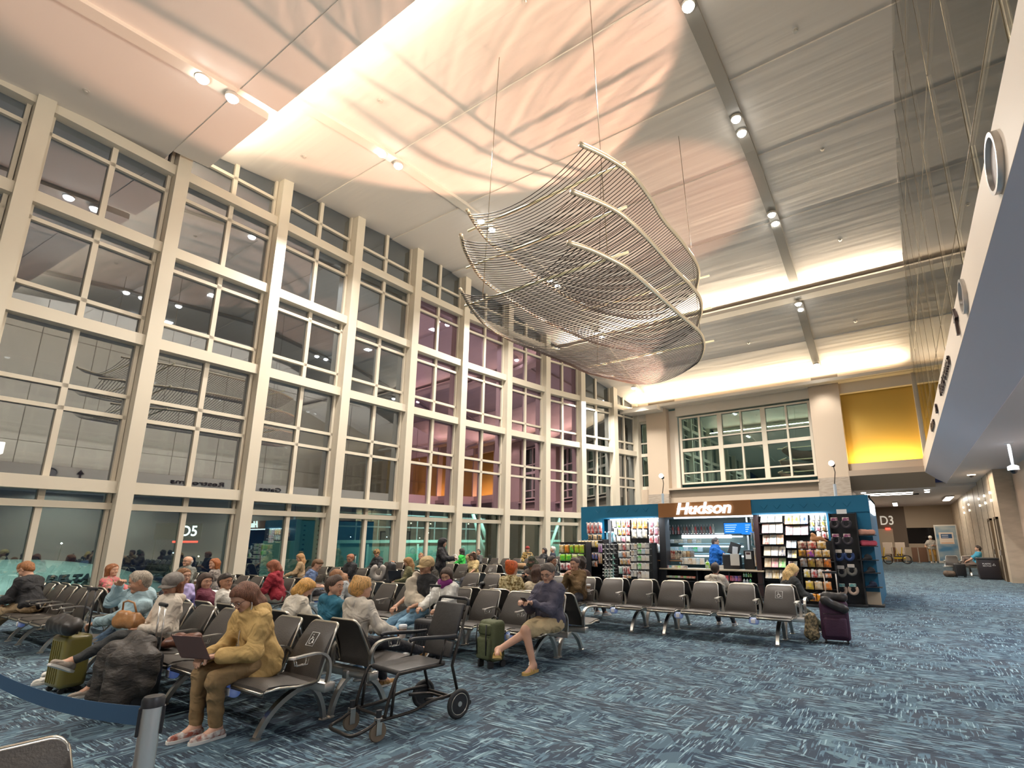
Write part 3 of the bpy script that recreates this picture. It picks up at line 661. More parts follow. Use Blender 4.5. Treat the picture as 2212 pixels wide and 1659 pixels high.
def bench(X, Y, xs, label, group, rz=0, icon=(), pods=None, arms=None):
    """xs: seat centre positions (world x when rz=0 / pi)"""
    t = thing('beam_seating', label, 'bench', (X, Y, 0), rz, group)
    sgn = -1 if abs(rz-PI) < .1 else 1
    loc = [((x-X)*sgn) for x in xs]; loc.sort()
    for i, x in enumerate(loc):
        s = obj_from('seat', SEATM['seat'], t); s.location.x = x; f = obj_from('seat_frame', SEATM['sframe'], s)
        b = obj_from('backrest', SEATM['back'], t); b.location.x = x; obj_from('back_frame', SEATM['bframe'], b)
        if any(abs((x*sgn+X)-q) < .05 for q in icon): obj_from('wheelchair_symbol', SEATM['icon'], b)
    hp = (loc[1]-loc[0])/2 if len(loc) > 1 else .3
    for x in [loc[0]-hp]+[x+hp for x in loc]:
        a = obj_from('armrest', SEATM['arm'], t); a.location.x = x; obj_from('bag_hook', SEATM['hook'], a)
    mb = MB(); mb.rbox(loc[0]-hp-.05, loc[-1]+hp+.05, -.255, -.155, .315, .385, .008); mb.build('beam', ALU, t, smooth=40)
    for x in {loc[0], loc[-1], loc[len(loc)//2]} if len(loc) > 4 else {loc[0], loc[-1]}:
        l = obj_from('leg', SEATM['leg'], t); l.location.x = x
    for k in range(1, len(loc), 2):
        p = obj_from('outlet_pod', SEATM['pod'], t); p.location = (loc[k]-hp, -.66, .345); obj_from('socket_plate', SEATM['sock'], p)
        br = MB().box(loc[k]-hp-.01, loc[k]-hp+.01, -.66, -.2, .33, .345).build('pod_arm', ALU, t)
    return t
G = 'rows of black leather beam seating'
def row(Y, x0, n, pitch, where, icon=(), split=4, front=True, back=True):
    xs = [x0-pitch*i for i in range(n)]; k = 0
    for i in range(0, n, split):
        g = xs[i:i+split]; c = (g[0]+g[-1])/2; q = ['right end', 'second unit from right', 'third unit from right', 'left end'][min(i//split, 3)]
        if front: bench(c, Y, g, 'black seats %s, %s, facing the camera' % (where, q), G, 0, icon)
        if back: bench(c, Y+.03, g, 'black seats %s, %s, facing away' % (where, q), G, PI, ())
row(3.11, -4.57, 8, .57, 'nearest the wheelchair', icon=(-4.57,))
row(3.20, -10.66, 6, .57, 'at far left beside the near aisle', split=3)
row(6.27, -4.17, 8, .57, 'behind the crossed legs man', split=4)
row(6.10, -10.4, 8, .58, 'second line by the window columns', split=4)
row(9.26, -1.80, 12, .60, 'in front of the shop', icon=(-1.8,), split=4)
row(9.35, -10.7, 8, .60, 'third line by the window columns', split=4)
row(12.62, -10.71, 9, .60, 'fourth line by the window columns', icon=(-10.71,), split=4)
row(17.7, -11.9, 7, .60, 'by the windows level with the shop', split=4, back=False)
row(20.9, -13.7, 3, .60, 'deepest beside the window wall', back=False)
bench(-2.98, .40, [-2.98, -3.55], 'single black seat back cut off at the lower left corner of the photo', None, rz=0)
_b = [o for o in COL.objects if o.get('label', '').startswith('single black seat back')][0]; _b.rotation_euler = (0, 0, PI/2); _b.location = (-2.86, .60, 0)
# ---------------------------------------------------------------- bench by the right wall
bench(2.2, 29.6, [2.2, 1.62], 'dark seat pair standing out from the panelled corridor wall', None)
# ================================================================ people: bodies grown as one implicit surface
def rcone(P, a, b, ra, rb):
    a = np.array(a, np.float32); b = np.array(b, np.float32); ab = b-a; L2 = max(float(ab@ab), 1e-9)
    t = np.clip(((P-a)@ab)/L2, 0, 1); d = P-a-t[..., None]*ab
    return np.sqrt((d*d).sum(-1))-(ra+(rb-ra)*t)
def surfnet(prims, res, k=.02, neg=(), zmin=None, wob=0, seed=0):
    """prims: (a,b,ra,rb[,k]) ; returns verts, quads"""
    A = np.array([p[0] for p in prims]+[p[1] for p in prims]); R = max(max(p[2], p[3]) for p in prims)
    lo = A.min(0)-R-3*res; hi = A.max(0)+R+3*res
    n = np.ceil((hi-lo)/res).astype(int)+1
    D = np.full(n, .3, np.float32)
    ax = [lo[i]+res*np.arange(n[i]) for i in range(3)]
    def region(p, m):
        r = max(p[2], p[3])+m; l = np.minimum(p[0], p[1])-r; h = np.maximum(p[0], p[1])+r
        i0 = np.clip(((l-lo)/res).astype(int), 0, n-1); i1 = np.clip(((h-lo)/res).astype(int)+2, 1, n)
        sl = tuple(slice(a, b) for a, b in zip(i0, i1))
        G_ = np.stack(np.meshgrid(*[ax[i][sl[i]] for i in range(3)], indexing='ij'), -1).astype(np.float32); return sl, G_
    for p in prims:
        kk = p[4] if len(p) > 4 else k; sl, G_ = region(p, kk+2.5*res); d = rcone(G_, *p[:4]); c = D[sl]
        h = np.clip(.5+.5*(c-d)/kk, 0, 1); D[sl] = c*(1-h)+d*h-kk*h*(1-h)
    for p in neg:
        kk = p[4] if len(p) > 4 else k; sl, G_ = region(p, kk+2.5*res); d = -rcone(G_, *p[:4]); c = D[sl]
        h = np.clip(.5-.5*(c-d)/kk, 0, 1); D[sl] = c*(1-h)+d*h+kk*h*(1-h)
    if wob:
        G_ = np.stack(np.meshgrid(*ax, indexing='ij'), -1)
        rs = np.random.RandomState(seed)
        for _ in range(7):
            v = rs.randn(3); v *= rs.uniform(14, 75)/np.linalg.norm(v); D += (wob*.42*np.sin(G_@v+rs.uniform(0, 6))).astype(np.float32)
    if zmin is not None: D = np.maximum(D, (zmin-ax[2])[None, None, :].astype(np.float32))
    D[0], D[-1], D[:, 0], D[:, -1], D[:, :, 0], D[:, :, -1] = [.3]*6
    s = D < 0
    # cells with a sign change
    def corner(arr, dx, dy, dz): return arr[dx:n[0]-1+dx, dy:n[1]-1+dy, dz:n[2]-1+dz]
    cs = [(x, y, z) for x in (0, 1) for y in (0, 1) for z in (0, 1)]
    cnt = sum(corner(s, *c).astype(int) for c in cs); act = (cnt > 0) & (cnt < 8)
    idx = -np.ones(act.shape, int); cells = np.argwhere(act); idx[act] = np.arange(len(cells))
    if not len(cells): return np.zeros((0, 3)), []
    acc = np.zeros((len(cells), 3)); num = np.zeros(len(cells))
    vals = {c: corner(D, *c)[act] for c in cs}
    for c in cs:
        for axi in range(3):
            if c[axi]: continue
            c2 = list(c); c2[axi] = 1; c2 = tuple(c2); a, b = vals[c], vals[c2]; mk = (a < 0) != (b < 0)
            t = a/(a-b+1e-12); p = np.array(c, float)[None].repeat(len(cells), 0); p[:, axi] += t
            acc[mk] += p[mk]; num[mk] += 1
    V = lo+(cells+acc/num[:, None])*res
    F = []
    for axi in range(3):
        o1, o2 = [(1, 2), (2, 0), (0, 1)][axi]
        a = [slice(1, -1)]*3; a[axi] = slice(0, -1)
        s0 = s[tuple(slice(1, n[i]-1) if i != axi else slice(0, n[i]-1) for i in range(3))]
        s1 = s[tuple(slice(1, n[i]-1) if i != axi else slice(1, n[i]) for i in range(3))]
        ch = np.argwhere(s0 != s1); sgn = s0[s0 != s1]
        base = ch+np.array([1 if i != axi else 0 for i in range(3)])
        e1 = np.zeros(3, int); e1[o1] = 1; e2 = np.zeros(3, int); e2[o2] = 1
        q = np.stack([idx[tuple((base-e1-e2).T)], idx[tuple((base-e2).T)], idx[tuple(base.T)], idx[tuple((base-e1).T)]], 1)
        q[~sgn] = q[~sgn][:, ::-1]; F.append(q)
    return V, np.concatenate(F)
def sdfmesh(name, mt, parts, parent=None, label=None):
    """parts: list of dict(prims,res,...) merged in one mesh object"""
    vs = []; fs = []; n = 0
    for p in parts:
        v, f = surfnet(**p)
        if len(v): vs.append(v); fs.append(np.asarray(f)+n); n += len(v)
    V = np.concatenate(vs); F = np.concatenate(fs); me = bpy.data.meshes.new(name)
    me.vertices.add(len(V)); me.vertices.foreach_set('co', V.astype(np.float32).ravel())
    me.loops.add(len(F)*4); me.loops.foreach_set('vertex_index', F.astype(np.int32).ravel())
    me.polygons.add(len(F)); me.polygons.foreach_set('loop_start', np.arange(0, len(F)*4, 4, dtype=np.int32)); me.polygons.foreach_set('loop_total', np.full(len(F), 4, np.int32))
    me.polygons.foreach_set('use_smooth', [True]*len(F)); me.materials.append(mt); me.update(); me.validate()
    o = obj_from(name, me, parent); return tag(o, label)
def V3(*a): return np.array(a, float)
def unit(v): v = np.array(v, float); return v/max(np.linalg.norm(v), 1e-9)
def ik(a, b, l1, l2, hint):
    a, b = np.array(a, float), np.array(b, float); d = b-a; L = np.linalg.norm(d)
    if L > (l1+l2)*.995: b = a+d/L*(l1+l2)*.995; d = b-a; L = np.linalg.norm(d)
    u = d/L; x = (l1*l1-l2*l2+L*L)/(2*L); h = math.sqrt(max(l1*l1-x*x, 0)); hn = np.array(hint, float); hn = unit(hn-u*(hn@u)); return a+u*x+hn*h, b
SK = {}
def skin(c): return mat('skin_%.2f_%.2f_%.2f' % c, c, .5, bump=.05, bscale=120)
def cloth(c, var=None, vs=30):
    k = 'cloth_%.2f_%.2f_%.2f' % c+('_v%.1f' % sum(var) if var else ''); new = k not in MATS; m = _cloth(c, var, vs)
    if new:
        N, L = nodes(m); tc = N.new('ShaderNodeTexCoord'); n = N.new('ShaderNodeTexNoise'); n.inputs['Scale'].default_value = 7; n.inputs['Detail'].default_value = 1.5; n.inputs['Distortion'].default_value = 1.6
        bp = N.new('ShaderNodeBump'); bp.inputs['Strength'].default_value = .9; bp.inputs['Distance'].default_value = .035
        L.new(tc.outputs['Object'], n.inputs['Vector']); L.new(n.outputs['Fac'], bp.inputs['Height']); b = N['Principled BSDF']
        old = b.inputs['Normal'].links[0].from_node; L.new(bp.outputs[0], old.inputs['Normal'])
    return m
def _cloth(c, var=None, vs=30): return mat('cloth_%.2f_%.2f_%.2f' % c+('_v%.1f' % sum(var) if var else ''), c, .85, bump=.5, bscale=14, var=var, vscale=vs)
def hairm(c): return mat('hair_%.2f_%.2f_%.2f' % c, c, .45, bump=.6, bscale=60, var=tuple(min(1, x*1.9+.01) for x in c), vscale=28, stretch=(4, 4, .5))
LIGHT, MID, TAN, BROWN = (.58, .33, .22), (.50, .27, .17), (.38, .19, .11), (.24, .11, .06)
EYEW = mat('eye_white', (.7, .66, .62), .2); IRIS = mat('eye_dark', (.03, .015, .01), .15); LIPS = mat('lip_colour', (.36, .12, .09), .5)
def person(label, x, y, rz, sk=LIGHT, hair='short', hc=(.08, .04, .02), top=(.1, .1, .1), pants=(.05, .05, .06), shoe=(.5, .5, .5), lean=.12, side=0., s=.93, hz=None,
           head=(0, 0, 0), LH=(-.16, .36, .62), RH=(.16, .36, .62), LF=(-.14, .50, 0), RF=(.14, .50, 0), sleeve=1, short=False, res=.016, topvar=None, pvar=None, pvs=30,
           stand=False, extra=(), fat=1., curl=.6, shoes=True, loose=.021, skirt=False, hat=None, hatc=(.2, .2, .2), kneeL=None, kneeR=None, face=True, hood=False, open_mouth=False, glasses=False, shvar=None, barefoot=False, elbL=None, elbR=None):
    """one seated or standing figure; all inputs in the person's own frame (x right, y forward, z up), metres"""
    t = thing('person', label, 'person', (x, y, 0), rz)
    pz = (.43+.10 if not stand else .92*s)
    if hz: pass
    pel = V3(0, 0, pz); up = unit(V3(math.sin(side), math.sin(lean), math.cos(lean)))
    Rt = unit(np.cross(V3(0, 1, 0), up)) if True else 0; Rt = unit(V3(1, 0, 0)-up*up[0]); Fw = np.cross(up, Rt)
    L = lambda a: a*s
    at = lambda r, f, u: pel+Rt*L(r)+Fw*L(f)+up*L(u)
    neck = at(0, -.01, .50); sw = .158*(.9+.1*fat)
    # head frame
    yw, pt_, rl = head; upH = unit(up+V3(0, 0, .8)); f0 = unit(V3(0, 1, 0)-upH*upH[1]); r0 = np.cross(f0, upH)
    f1 = f0*math.cos(yw)-r0*math.sin(yw); r1 = np.cross(f1, upH)
    f2 = f1*math.cos(pt_)+upH*math.sin(pt_); u2 = np.cross(r1, f2)
    r2 = r1*math.cos(rl)+u2*math.sin(rl); u3 = np.cross(r2, f2)
    hc0 = neck+upH*L(.13)+f2*L(.03)
    if pt_ < -.3: hc0 = hc0+f1*L(.03)
    H = lambda r, f, u: hc0+r2*L(r)+f2*L(f)+u3*L(u)
    c_ = lambda a, b, ra, rb, k=None: (a, b, L(ra), L(rb))+((k,) if k else ())
    shl, shr = at(-sw, 0, .415), at(sw, 0, .415)
    hl, hr = V3(*LH), V3(*RH)
    eL, hl = ik(shl, hl, L(.29), L(.25), elbL or (-.7, -.3, -1)); eR, hr = ik(shr, hr, L(.29), L(.25), elbR or (.7, -.3, -1))
    hipl, hipr = pel+V3(-L(.09), L(.02), 0), pel+V3(L(.09), L(.02), 0)
    al, ar = V3(*LF)+V3(0, 0, L(.085)), V3(*RF)+V3(0, 0, L(.085))
    kl, al = ik(hipl, al, L(.43), L(.42), kneeL or (-.15, 1, .9)); kr, ar = ik(hipr, ar, L(.43), L(.42), kneeR or (.15, 1, .9))
    fa = fat
    torso = [c_(at(-.08, 0, 0), at(.08, 0, 0), .118*fa, .118*fa), c_(at(-.05, .01*fa, .14), at(.05, .01*fa, .14), .112*fa, .112*fa), c_(at(-.085, .01, .30), at(.085, .01, .30), .104*fa, .104*fa),
             c_(at(-.06, 0, .37), at(.06, 0, .37), .09, .09), c_(shl, at(0,-.01,.44), .050, .052), c_(shr, at(0,-.01,.44), .050, .052), c_(at(0, 0, .42), at(0, 0, .0), .10*fa, .11*fa)]
    headp = [c_(neck-up*L(.04), hc0-u3*L(.05)-f2*L(.02), .056, .052), c_(H(0, -.028, .035), H(0, .012, .04), .088, .085), c_(H(0, .015, .0), H(0, .052, -.078), .070, .036), c_(H(-.03, .04, -.035), H(.03, .04, -.035), .042, .042)]
    arms = [c_(shl, eL, .052, .040), c_(eL, hl, .040, .026), c_(shr, eR, .052, .040), c_(eR, hr, .040, .026)]
    legs = [c_(hipl, kl, .092, .060), c_(kl, al, .058, .036), c_(hipr, kr, .092, .060), c_(kr, ar, .058, .036)]
    # feet directions
    feet = []
    for a, k in ((al, kl), (ar, kr)):
        d = V3(*(np.array([a[0]-k[0], a[1]-k[1], 0])*.0))+V3(0, 1, 0); sh = unit(a-k); d = unit(V3(0, 1, 0)-sh*sh[1]) if not stand and abs(sh[2]) < .9 else V3(0, 1, 0)
        if a[2] < .16: d = V3(0, 1, 0)
        if a[2] > .16: d = unit(V3(0, 1, -.15)-sh*(V3(0, 1, -.15)@sh)*.8)
        feet.append((a, d))
    footp = []
    for a, d in feet:
        dn = V3(0, 0, -1) if a[2] < .16 else unit(np.cross(np.cross(d, V3(0, 0, -1)), d))
        footp += [c_(a, a+d*L(.06)+dn*L(.035), .038, .034), c_(a+d*L(.06)+dn*L(.045), a+d*L(.15)+dn*L(.06), .034, .026), c_(a-d*L(.03)+dn*L(.045), a, .032, .034)]
    bodyprims = torso+headp+arms+legs+footp
    if hair not in ('none',) or True:
        ears = [c_(H(sg*.079, -.012, .012), H(sg*.078, -.006, -.03), .014, .009) for sg in (-1, 1)]
    fd = [c_(H(0, .088, .012), H(0, .104, -.024), .009, .014, .012), c_(H(-.014, .092, -.028), H(.014, .092, -.028), .010, .010, .01), c_(H(-.036, .074, .030), H(.036, .074, .030), .014, .014, .02),
          c_(H(-.018, .080, -.055), H(.018, .080, -.055), .011, .011, .01), c_(H(-.015, .074, -.088), H(.015, .074, -.088), .020, .020, .02), c_(H(-.045, .055, -.018), H(-.045, .055, -.022), .026, .026, .02), c_(H(.045, .055, -.018), H(.045, .055, -.022), .026, .026, .02)]
    socket = [c_(H(sg*.033, .098, .008), H(sg*.034, .096, .008), .013, .013, .02) for sg in (-1, 1)]
    if open_mouth: socket.append(c_(H(0, .10, -.066), H(0, .085, -.068), .014, .016, .006)); 
    parts = [dict(prims=bodyprims, res=res, k=.03), dict(prims=headp+ears+fd, res=max(.0055, res*.42), k=.02, neg=socket)]
    # hands
    for h_, e_, sg in ((hl, eL, -1), (hr, eR, 1)):
        d = unit(h_-e_); z = V3(0, 0, 1); pn = unit(np.cross(d, np.cross(z, d)))*-1.0   # palm normal, facing down
        lat = unit(np.cross(d, pn))*sg
        if (lat@V3(sg, 0, 0)) < 0: lat = -lat
        pr = [c_(h_-d*L(.02), h_+d*L(.02), .026, .030)]
        base = h_+d*L(.02)
        for i, (o, ln) in enumerate(((-.030, .070), (-.010, .080), (.011, .075), (.030, .060))):
            b0 = base+d*L(.055)+lat*L(o); pr.append(c_(base+lat*L(o*.6), b0, .016, .0125))
            cu = curl*(1+.12*i); d1 = d*math.cos(cu)+pn*math.sin(cu); d2 = d*math.cos(cu*2)+pn*math.sin(cu*2)
            m1 = b0+d1*L(ln*.5); pr += [c_(b0, m1, .0105, .0095), c_(m1, m1+d2*L(ln*.5), .0095, .0075)]
        th0 = base-lat*L(.022)+pn*L(.004); td = unit(d*.65-lat*.75+pn*.35); t1 = th0+td*L(.045); pr += [c_(th0, t1, .014, .0115), c_(t1, t1+unit(td+d*.7)*L(.032), .011, .0085)]
        parts.append(dict(prims=pr, res=max(.0052, min(res*.42, .008)), k=.008))
    sdfmesh('body', skin(sk), parts, t)
    # clothes
    lo = loose
    g = lambda p, e: (p[0], p[1], p[2]+L(e), p[3]+L(e))+tuple(p[4:])
    tp = [g(p, lo) for p in torso]
    if sleeve >= 1: tp += [g(arms[0], lo+.008), g((eL, hl-unit(hl-eL)*L(.02), L(.040), L(.026)), lo+.008), g(arms[2], lo+.008), g((eR, hr-unit(hr-eR)*L(.02), L(.040), L(.026)), lo+.008)]
    elif sleeve > 0: tp += [g((shl, shl+(eL-shl)*.8*min(1, sleeve*2), L(.052), L(.05)), lo+.008), g((shr, shr+(eR-shr)*.8*min(1, sleeve*2), L(.052), L(.05)), lo+.008)]
    if not stand: tp[0] = g(c_(at(-.08, .0, .03), at(.08, .0, .03), .115*fa, .115*fa), lo)
    if skirt: tp += [c_(at(-.13, .03, -.04), at(-.16, .20, -.10), .10, .07), c_(at(.13, .03, -.04), at(.16, .20, -.10), .10, .07)]
    if hood: tp += [c_(at(-.07, -.085, .47), at(.07, -.085, .47), .055, .055), c_(at(-.09, -.02, .49), at(.09, -.02, .49), .042, .042)]
    else: tp += [c_(at(-.03, -.02, .465), at(.03, -.02, .465), .042, .042)]
    neckcut = [(neck+up*L(.02)+Fw*L(.02), neck+upH*L(.2), L(.060), L(.07), .01)]
    sdfmesh('top', cloth(top, topvar), [dict(prims=tp, res=res*.85, k=.035, neg=neckcut, wob=.0075, seed=int(abs(x*77+y*13)) % 1000)], t)
    pe = .012 if not short else .022
    if short: lp = [g(torso[0], .012), (hipl, kl+(hipl-kl)*.16, L(.112), L(.088)), (hipr, kr+(hipr-kr)*.16, L(.112), L(.088))]
    else:
        lp = [g(torso[0], .012)]+[g(p, pe) for p in (legs[0], legs[2])]+[(kl, al-(al-kl)*.08, L(.070), L(.054)), (kr, ar-(ar-kr)*.08, L(.070), L(.054))]
    sdfmesh('trousers' if not short else 'shorts', cloth(pants, pvar, pvs), [dict(prims=lp, res=res*.9, k=.03, wob=.005, seed=5, zmin=.01)], t)
    if shoes:
        for (a, d), nm in zip(feet, ('L', 'R')):
            low = a[2] < .16; dn = V3(0, 0, -1) if low else unit(np.cross(np.cross(d, V3(0, 0, -1)), d))
            if barefoot:
                la = unit(np.cross(d, dn)); ol = [(-.075, .030), (-.05, .042), (0, .042), (.06, .046), (.12, .052), (.17, .046), (.20, .028), (.21, 0)]
                ol = ol+[(u_, -v_) for u_, v_ in ol[::-1][1:]]; n_ = len(ol); hz0 = .104 if not low else (a[2]-.001)/s
                vs = [a+d*L(u_)+la*L(v_)+dn*L(hz_) for hz_ in (hz0-.030, hz0) for u_, v_ in ol]
                o = MB().add([tuple(v) for v in vs], [tuple(range(n_)), tuple(range(n_, 2*n_))[::-1]]+[(q_, (q_+1) % n_, n_+(q_+1) % n_, n_+q_) for q_ in range(n_)]).build('sandal', cloth(shoe), t, smooth=40)
                for q in (.035, .085): MB().tube([a+d*L(q)+dn*L(.07)+np.cross(d, dn)*L(.046*math.cos(w_))-dn*L(.052*math.sin(w_)) for w_ in np.linspace(0, PI, 9)], .015, 6, flat=(1, .5)).build('strap', cloth(shoe), o, smooth=True)
            else:
                sp = [c_(a+dn*L(.02), a+d*L(.05)+dn*L(.045), .046, .042), c_(a+d*L(.05)+dn*L(.05), a+d*L(.165)+dn*L(.058), .042, .034), c_(a-d*L(.035)+dn*L(.05), a+dn*L(.03), .040, .044)]
                o = sdfmesh('shoe', cloth(shoe, shvar, 22), [dict(prims=sp, res=.011, k=.02, zmin=0 if low else None)], t)
                la = unit(np.cross(d, dn)); ol = [(-.075, .030), (-.05, .041), (0, .040), (.06, .044), (.12, .050), (.17, .042), (.20, .022), (.205, 0)]
                ol = ol+[(u_, -v_) for u_, v_ in ol[::-1][1:]]; n_ = len(ol); hz0 = .098 if not low else (a[2]-.001)/s; top_ = hz0-.024
                vs = [a+d*L(u_)+la*L(v_)+dn*L(hz_) for hz_ in (top_, hz0) for u_, v_ in ol]
                MB().add([tuple(v) for v in vs], [tuple(range(n_)), tuple(range(n_, 2*n_))[::-1]]+[(q_, (q_+1) % n_, n_+(q_+1) % n_, n_+q_) for q_ in range(n_)]).build('sole', mat('pale_sole', (.72, .70, .64), .6), o, smooth=40)
                if res < .016:
                    for q_ in (.035, .06, .085): MB().tube([a+d*L(q_)+la*L(.034*math.cos(w_))+dn*L(.040-.038*math.sin(w_)+q_*.25) for w_ in np.linspace(.5, PI-.5, 6)], .004, 5).build('lace', mat('pale_sole', (.72, .70, .64), .6), o, smooth=True)
    # hair
    def hmesh(pr, neg=(), mt_=None, nm='hair', w_=.003, par=None):
        return sdfmesh(nm, mt_ or hairm(hc), [dict(prims=pr, res=max(.0075, res*.6), k=.03, neg=neg, wob=w_, seed=11)], par or t)
    fcut = [(H(0, .092, -.005), H(0, .15, -.01), L(.088), L(.092), .010)]
    cap = [c_(H(0, -.032, .040), H(0, .010, .046), .100, .094), c_(H(0, -.05, .0), H(0, -.055, -.03), .085, .07)]
    sides = lambda dn_, r=.03, f=.0: [c_(H(sg*.075, -.01+f, .02), H(sg*.080, -.02+f, dn_), r, r*.9) for sg in (-1, 1)]
    if hair == 'short': hmesh([(p_[0], p_[1], p_[2]-L(.006), p_[3]-L(.006)) for p_ in cap]+[c_(H(.01, .055, .095), H(0, .02, .105), .034, .045)], fcut+[(H(sg*.10, .02, -.035), H(sg*.09, .0, -.08), L(.045), L(.05), .01) for sg in (-1, 1)])
    elif hair == 'curly': hmesh(cap+[c_(H(0, -.02, .06), H(0, -.03, .05), .118, .118), c_(H(0, -.07, -.03), H(0, -.08, -.10), .08, .075)]+sides(-.08, .045), fcut, w_=.012)
    elif hair == 'bob': hmesh(cap+sides(-.10, .036)+[c_(H(0, -.06, -.0), H(0, -.07, -.11), .085, .075)], fcut)
    elif hair == 'long': hmesh(cap+sides(-.12, .032)+[c_(H(0, -.06, 0), H(0, -.075, -.14), .082, .07), c_(H(-.05, -.07, -.12), at(-.09, -.075, .26), .05, .025), c_(H(.05, -.07, -.12), at(.09, -.075, .26), .05, .025), c_(H(0, -.08, -.12), at(0, -.09, .24), .055, .03)], fcut)
    elif hair == 'drape': hmesh(cap+[c_(H(sg*.078, .0, .03), H(sg*.085, .03, -.16), .034, .028) for sg in (-1, 1)]+[c_(H(sg*.085, .03, -.16), H(sg*.08, .05, -.30), .030, .018) for sg in (-1, 1)]+[c_(H(0, -.06, 0), H(0, -.065, -.12), .08, .07)], fcut)
    elif hair == 'bun': hmesh(cap+[c_(H(0, -.10, .075), H(0, -.115, .09), .052, .05)], fcut, w_=.006)
    elif hair == 'claw':
        hh = hmesh(cap+[c_(H(0, -.10, .06), H(0, -.115, -.04), .05, .045), c_(H(0, -.09, .10), H(.02, -.11, .12), .035, .02)], fcut, w_=.007)
        MB().tube([H(-.02, -.15, .05), H(.0, -.175, .0), H(-.02, -.15, -.06), H(.02, -.15, -.06), H(.03, -.165, 0)], .007, 6).build('claw_clip', mat('tan_clip', (.5, .34, .18), .3), hh, smooth=True)
    elif hair == 'balding': hmesh([c_(H(0, -.06, .0), H(0, -.055, -.03), .078, .065)]+sides(-.01, .016, -.02), fcut+[(H(0, 0, .13), H(0, -.03, .14), L(.09), L(.09), .01)], w_=.001)
    if hat == 'cap':
        hh = sdfmesh('cap', cloth(hatc), [dict(prims=[c_(H(0, -.03, .052), H(0, .006, .056), .106, .102)], res=.009, k=.02, neg=[(H(0, -.02, -.075), H(0, .02, -.075), L(.118), L(.118), .006)])], t)
        mb = MB(); vs = []
        for q in range(11):
            a = PI*(q/10); 
            for r_, dz in ((.088, 0), (.155, -.012)):
                vs.append(H(math.cos(a)*.085*(r_/.088)**.15, .035+math.sin(a)*(r_-.01), .042+dz-.02*abs(math.cos(a))))
        vs = [tuple(v) for v in vs]; vs2 = [tuple(np.array(v)+u3*.006) for v in vs]; n_ = len(vs); fs = []
        for q in range(10): a = q*2; fs += [(a, a+1, a+3, a+2), (n_+a, n_+a+2, n_+a+3, n_+a+1), (a+1, n_+a+1, n_+a+3, a+3)]
        MB().add(vs+vs2, fs).build('brim', cloth(hatc), hh, smooth=True)
    elif hat == 'bucket':
        hh = sdfmesh('hat', cloth(hatc), [dict(prims=[c_(H(0, -.012, .06), H(0, -.008, .10), .108, .085)], res=.01, k=.02, neg=[(H(0, 0, -.09), H(0, .01, -.09), L(.125), L(.125), .006)])], t)
        Mx = Matrix(((r2[0], f2[0], u3[0], 0), (r2[1], f2[1], u3[1], 0), (r2[2], f2[2], u3[2], 0), (0, 0, 0, 1))); o_ = H(0, -.01, .05); Mx = Matrix.Translation(Vector(o_)) @ Mx
        MB().lathe([(.103*s, .01), (.145*s, -.045), (.140*s, -.05), (.098*s, 0)], 24, M=Mx, cap=False).build('brim', cloth(hatc), hh, smooth=True)
    elif hat == 'hood': sdfmesh('hood', cloth(hatc), [dict(prims=[c_(H(0, -.035, .045), H(0, .015, .05), .118, .112), c_(H(0, -.05, 0), at(0, -.05, .46), .105, .09)], res=.011, k=.03, neg=[(H(0, .10, -.03), H(0, .17, -.05), L(.095), L(.1), .01)])], t)
    elif hat == 'beanie': sdfmesh('beanie', cloth(hatc, (.02, .02, .02), 22), [dict(prims=[c_(H(0, -.03, .055), H(0, .008, .06), .108, .102)], res=.009, k=.02, neg=[(H(0, .01, -.06), H(0, .05, -.075), L(.112), L(.112), .006)])], t)
    if face:
        for sg in (-1, 1):
            e = H(sg*.033, .0825, .006); Mx = Matrix.Translation(Vector(e)) @ Matrix(((r2[0], f2[0], u3[0], 0), (r2[1], f2[1], u3[1], 0), (r2[2], f2[2], u3[2], 0), (0, 0, 0, 1)))
            q = L(.0098); ey = MB().lathe([(q*math.sin(a), -q*math.cos(a)) for a in np.linspace(0.01, PI-.01, 7)], 10, M=Mx, cap=False).build('eye', EYEW, t, smooth=True)
            MB().lathe([(0, q*1.12), (q*.5, q*1.0), (q*.55, q*.8)], 8, M=Mx @ Matrix.Rotation(-PI/2, 4, 'X'), cap=False).build('iris', IRIS, ey)
            MB().tube([H(sg*.014, .099, .030), H(sg*.034, .100, .037), H(sg*.052, .086, .030)], [.0035*s, .005*s, .003*s], 5).build('eyebrow', hairm(hc if hair != 'balding' else (.3, .27, .22)), t, smooth=True)
        mo = [H(-.022, .091, -.056), H(-.008, .0975, -.0535), H(.008, .0975, -.0535), H(.022, .091, -.056)]
        MB().tube(mo, [.003*s, .0055*s, .0055*s, .003*s], 6).build('lips', LIPS, t, smooth=True)
        if open_mouth: MB().tube([H(-.014, .09, -.078), H(0, .094, -.081), H(.014, .09, -.078)], .005*s, 6).build('lips', LIPS, t, smooth=True)
    if glasses:
        mb = MB()
        for sg in (-1, 1):
            mb.tube([H(sg*.034+.024*math.cos(a), .108-.006*abs(math.cos(a)), .006+.017*math.sin(a)) for a in np.linspace(0, 2*PI, 13)[:-1]], .0018*s, 5, closed=True)
            mb.tube([H(sg*.058, .102, .010), H(sg*.083, .03, .012), H(sg*.084, -.02, .004)], .0018*s, 5)
        mb.tube([H(-.010, .110, .010), H(.010, .110, .010)], .0018*s, 5); mb.build('glasses', BLK, t, smooth=True)
    t['_pts'] = 0
    del t['_pts']
    info = dict(hl=hl, hr=hr, H=H, at=at, neck=neck, kl=kl, kr=kr, al=al, ar=ar, top=hc0+u3*L(.125)); return t, info
def world(t, p): return Matrix.Translation(t.location) @ Matrix.Rotation(t.rotation_euler.z, 4, 'Z') @ Vector(p)
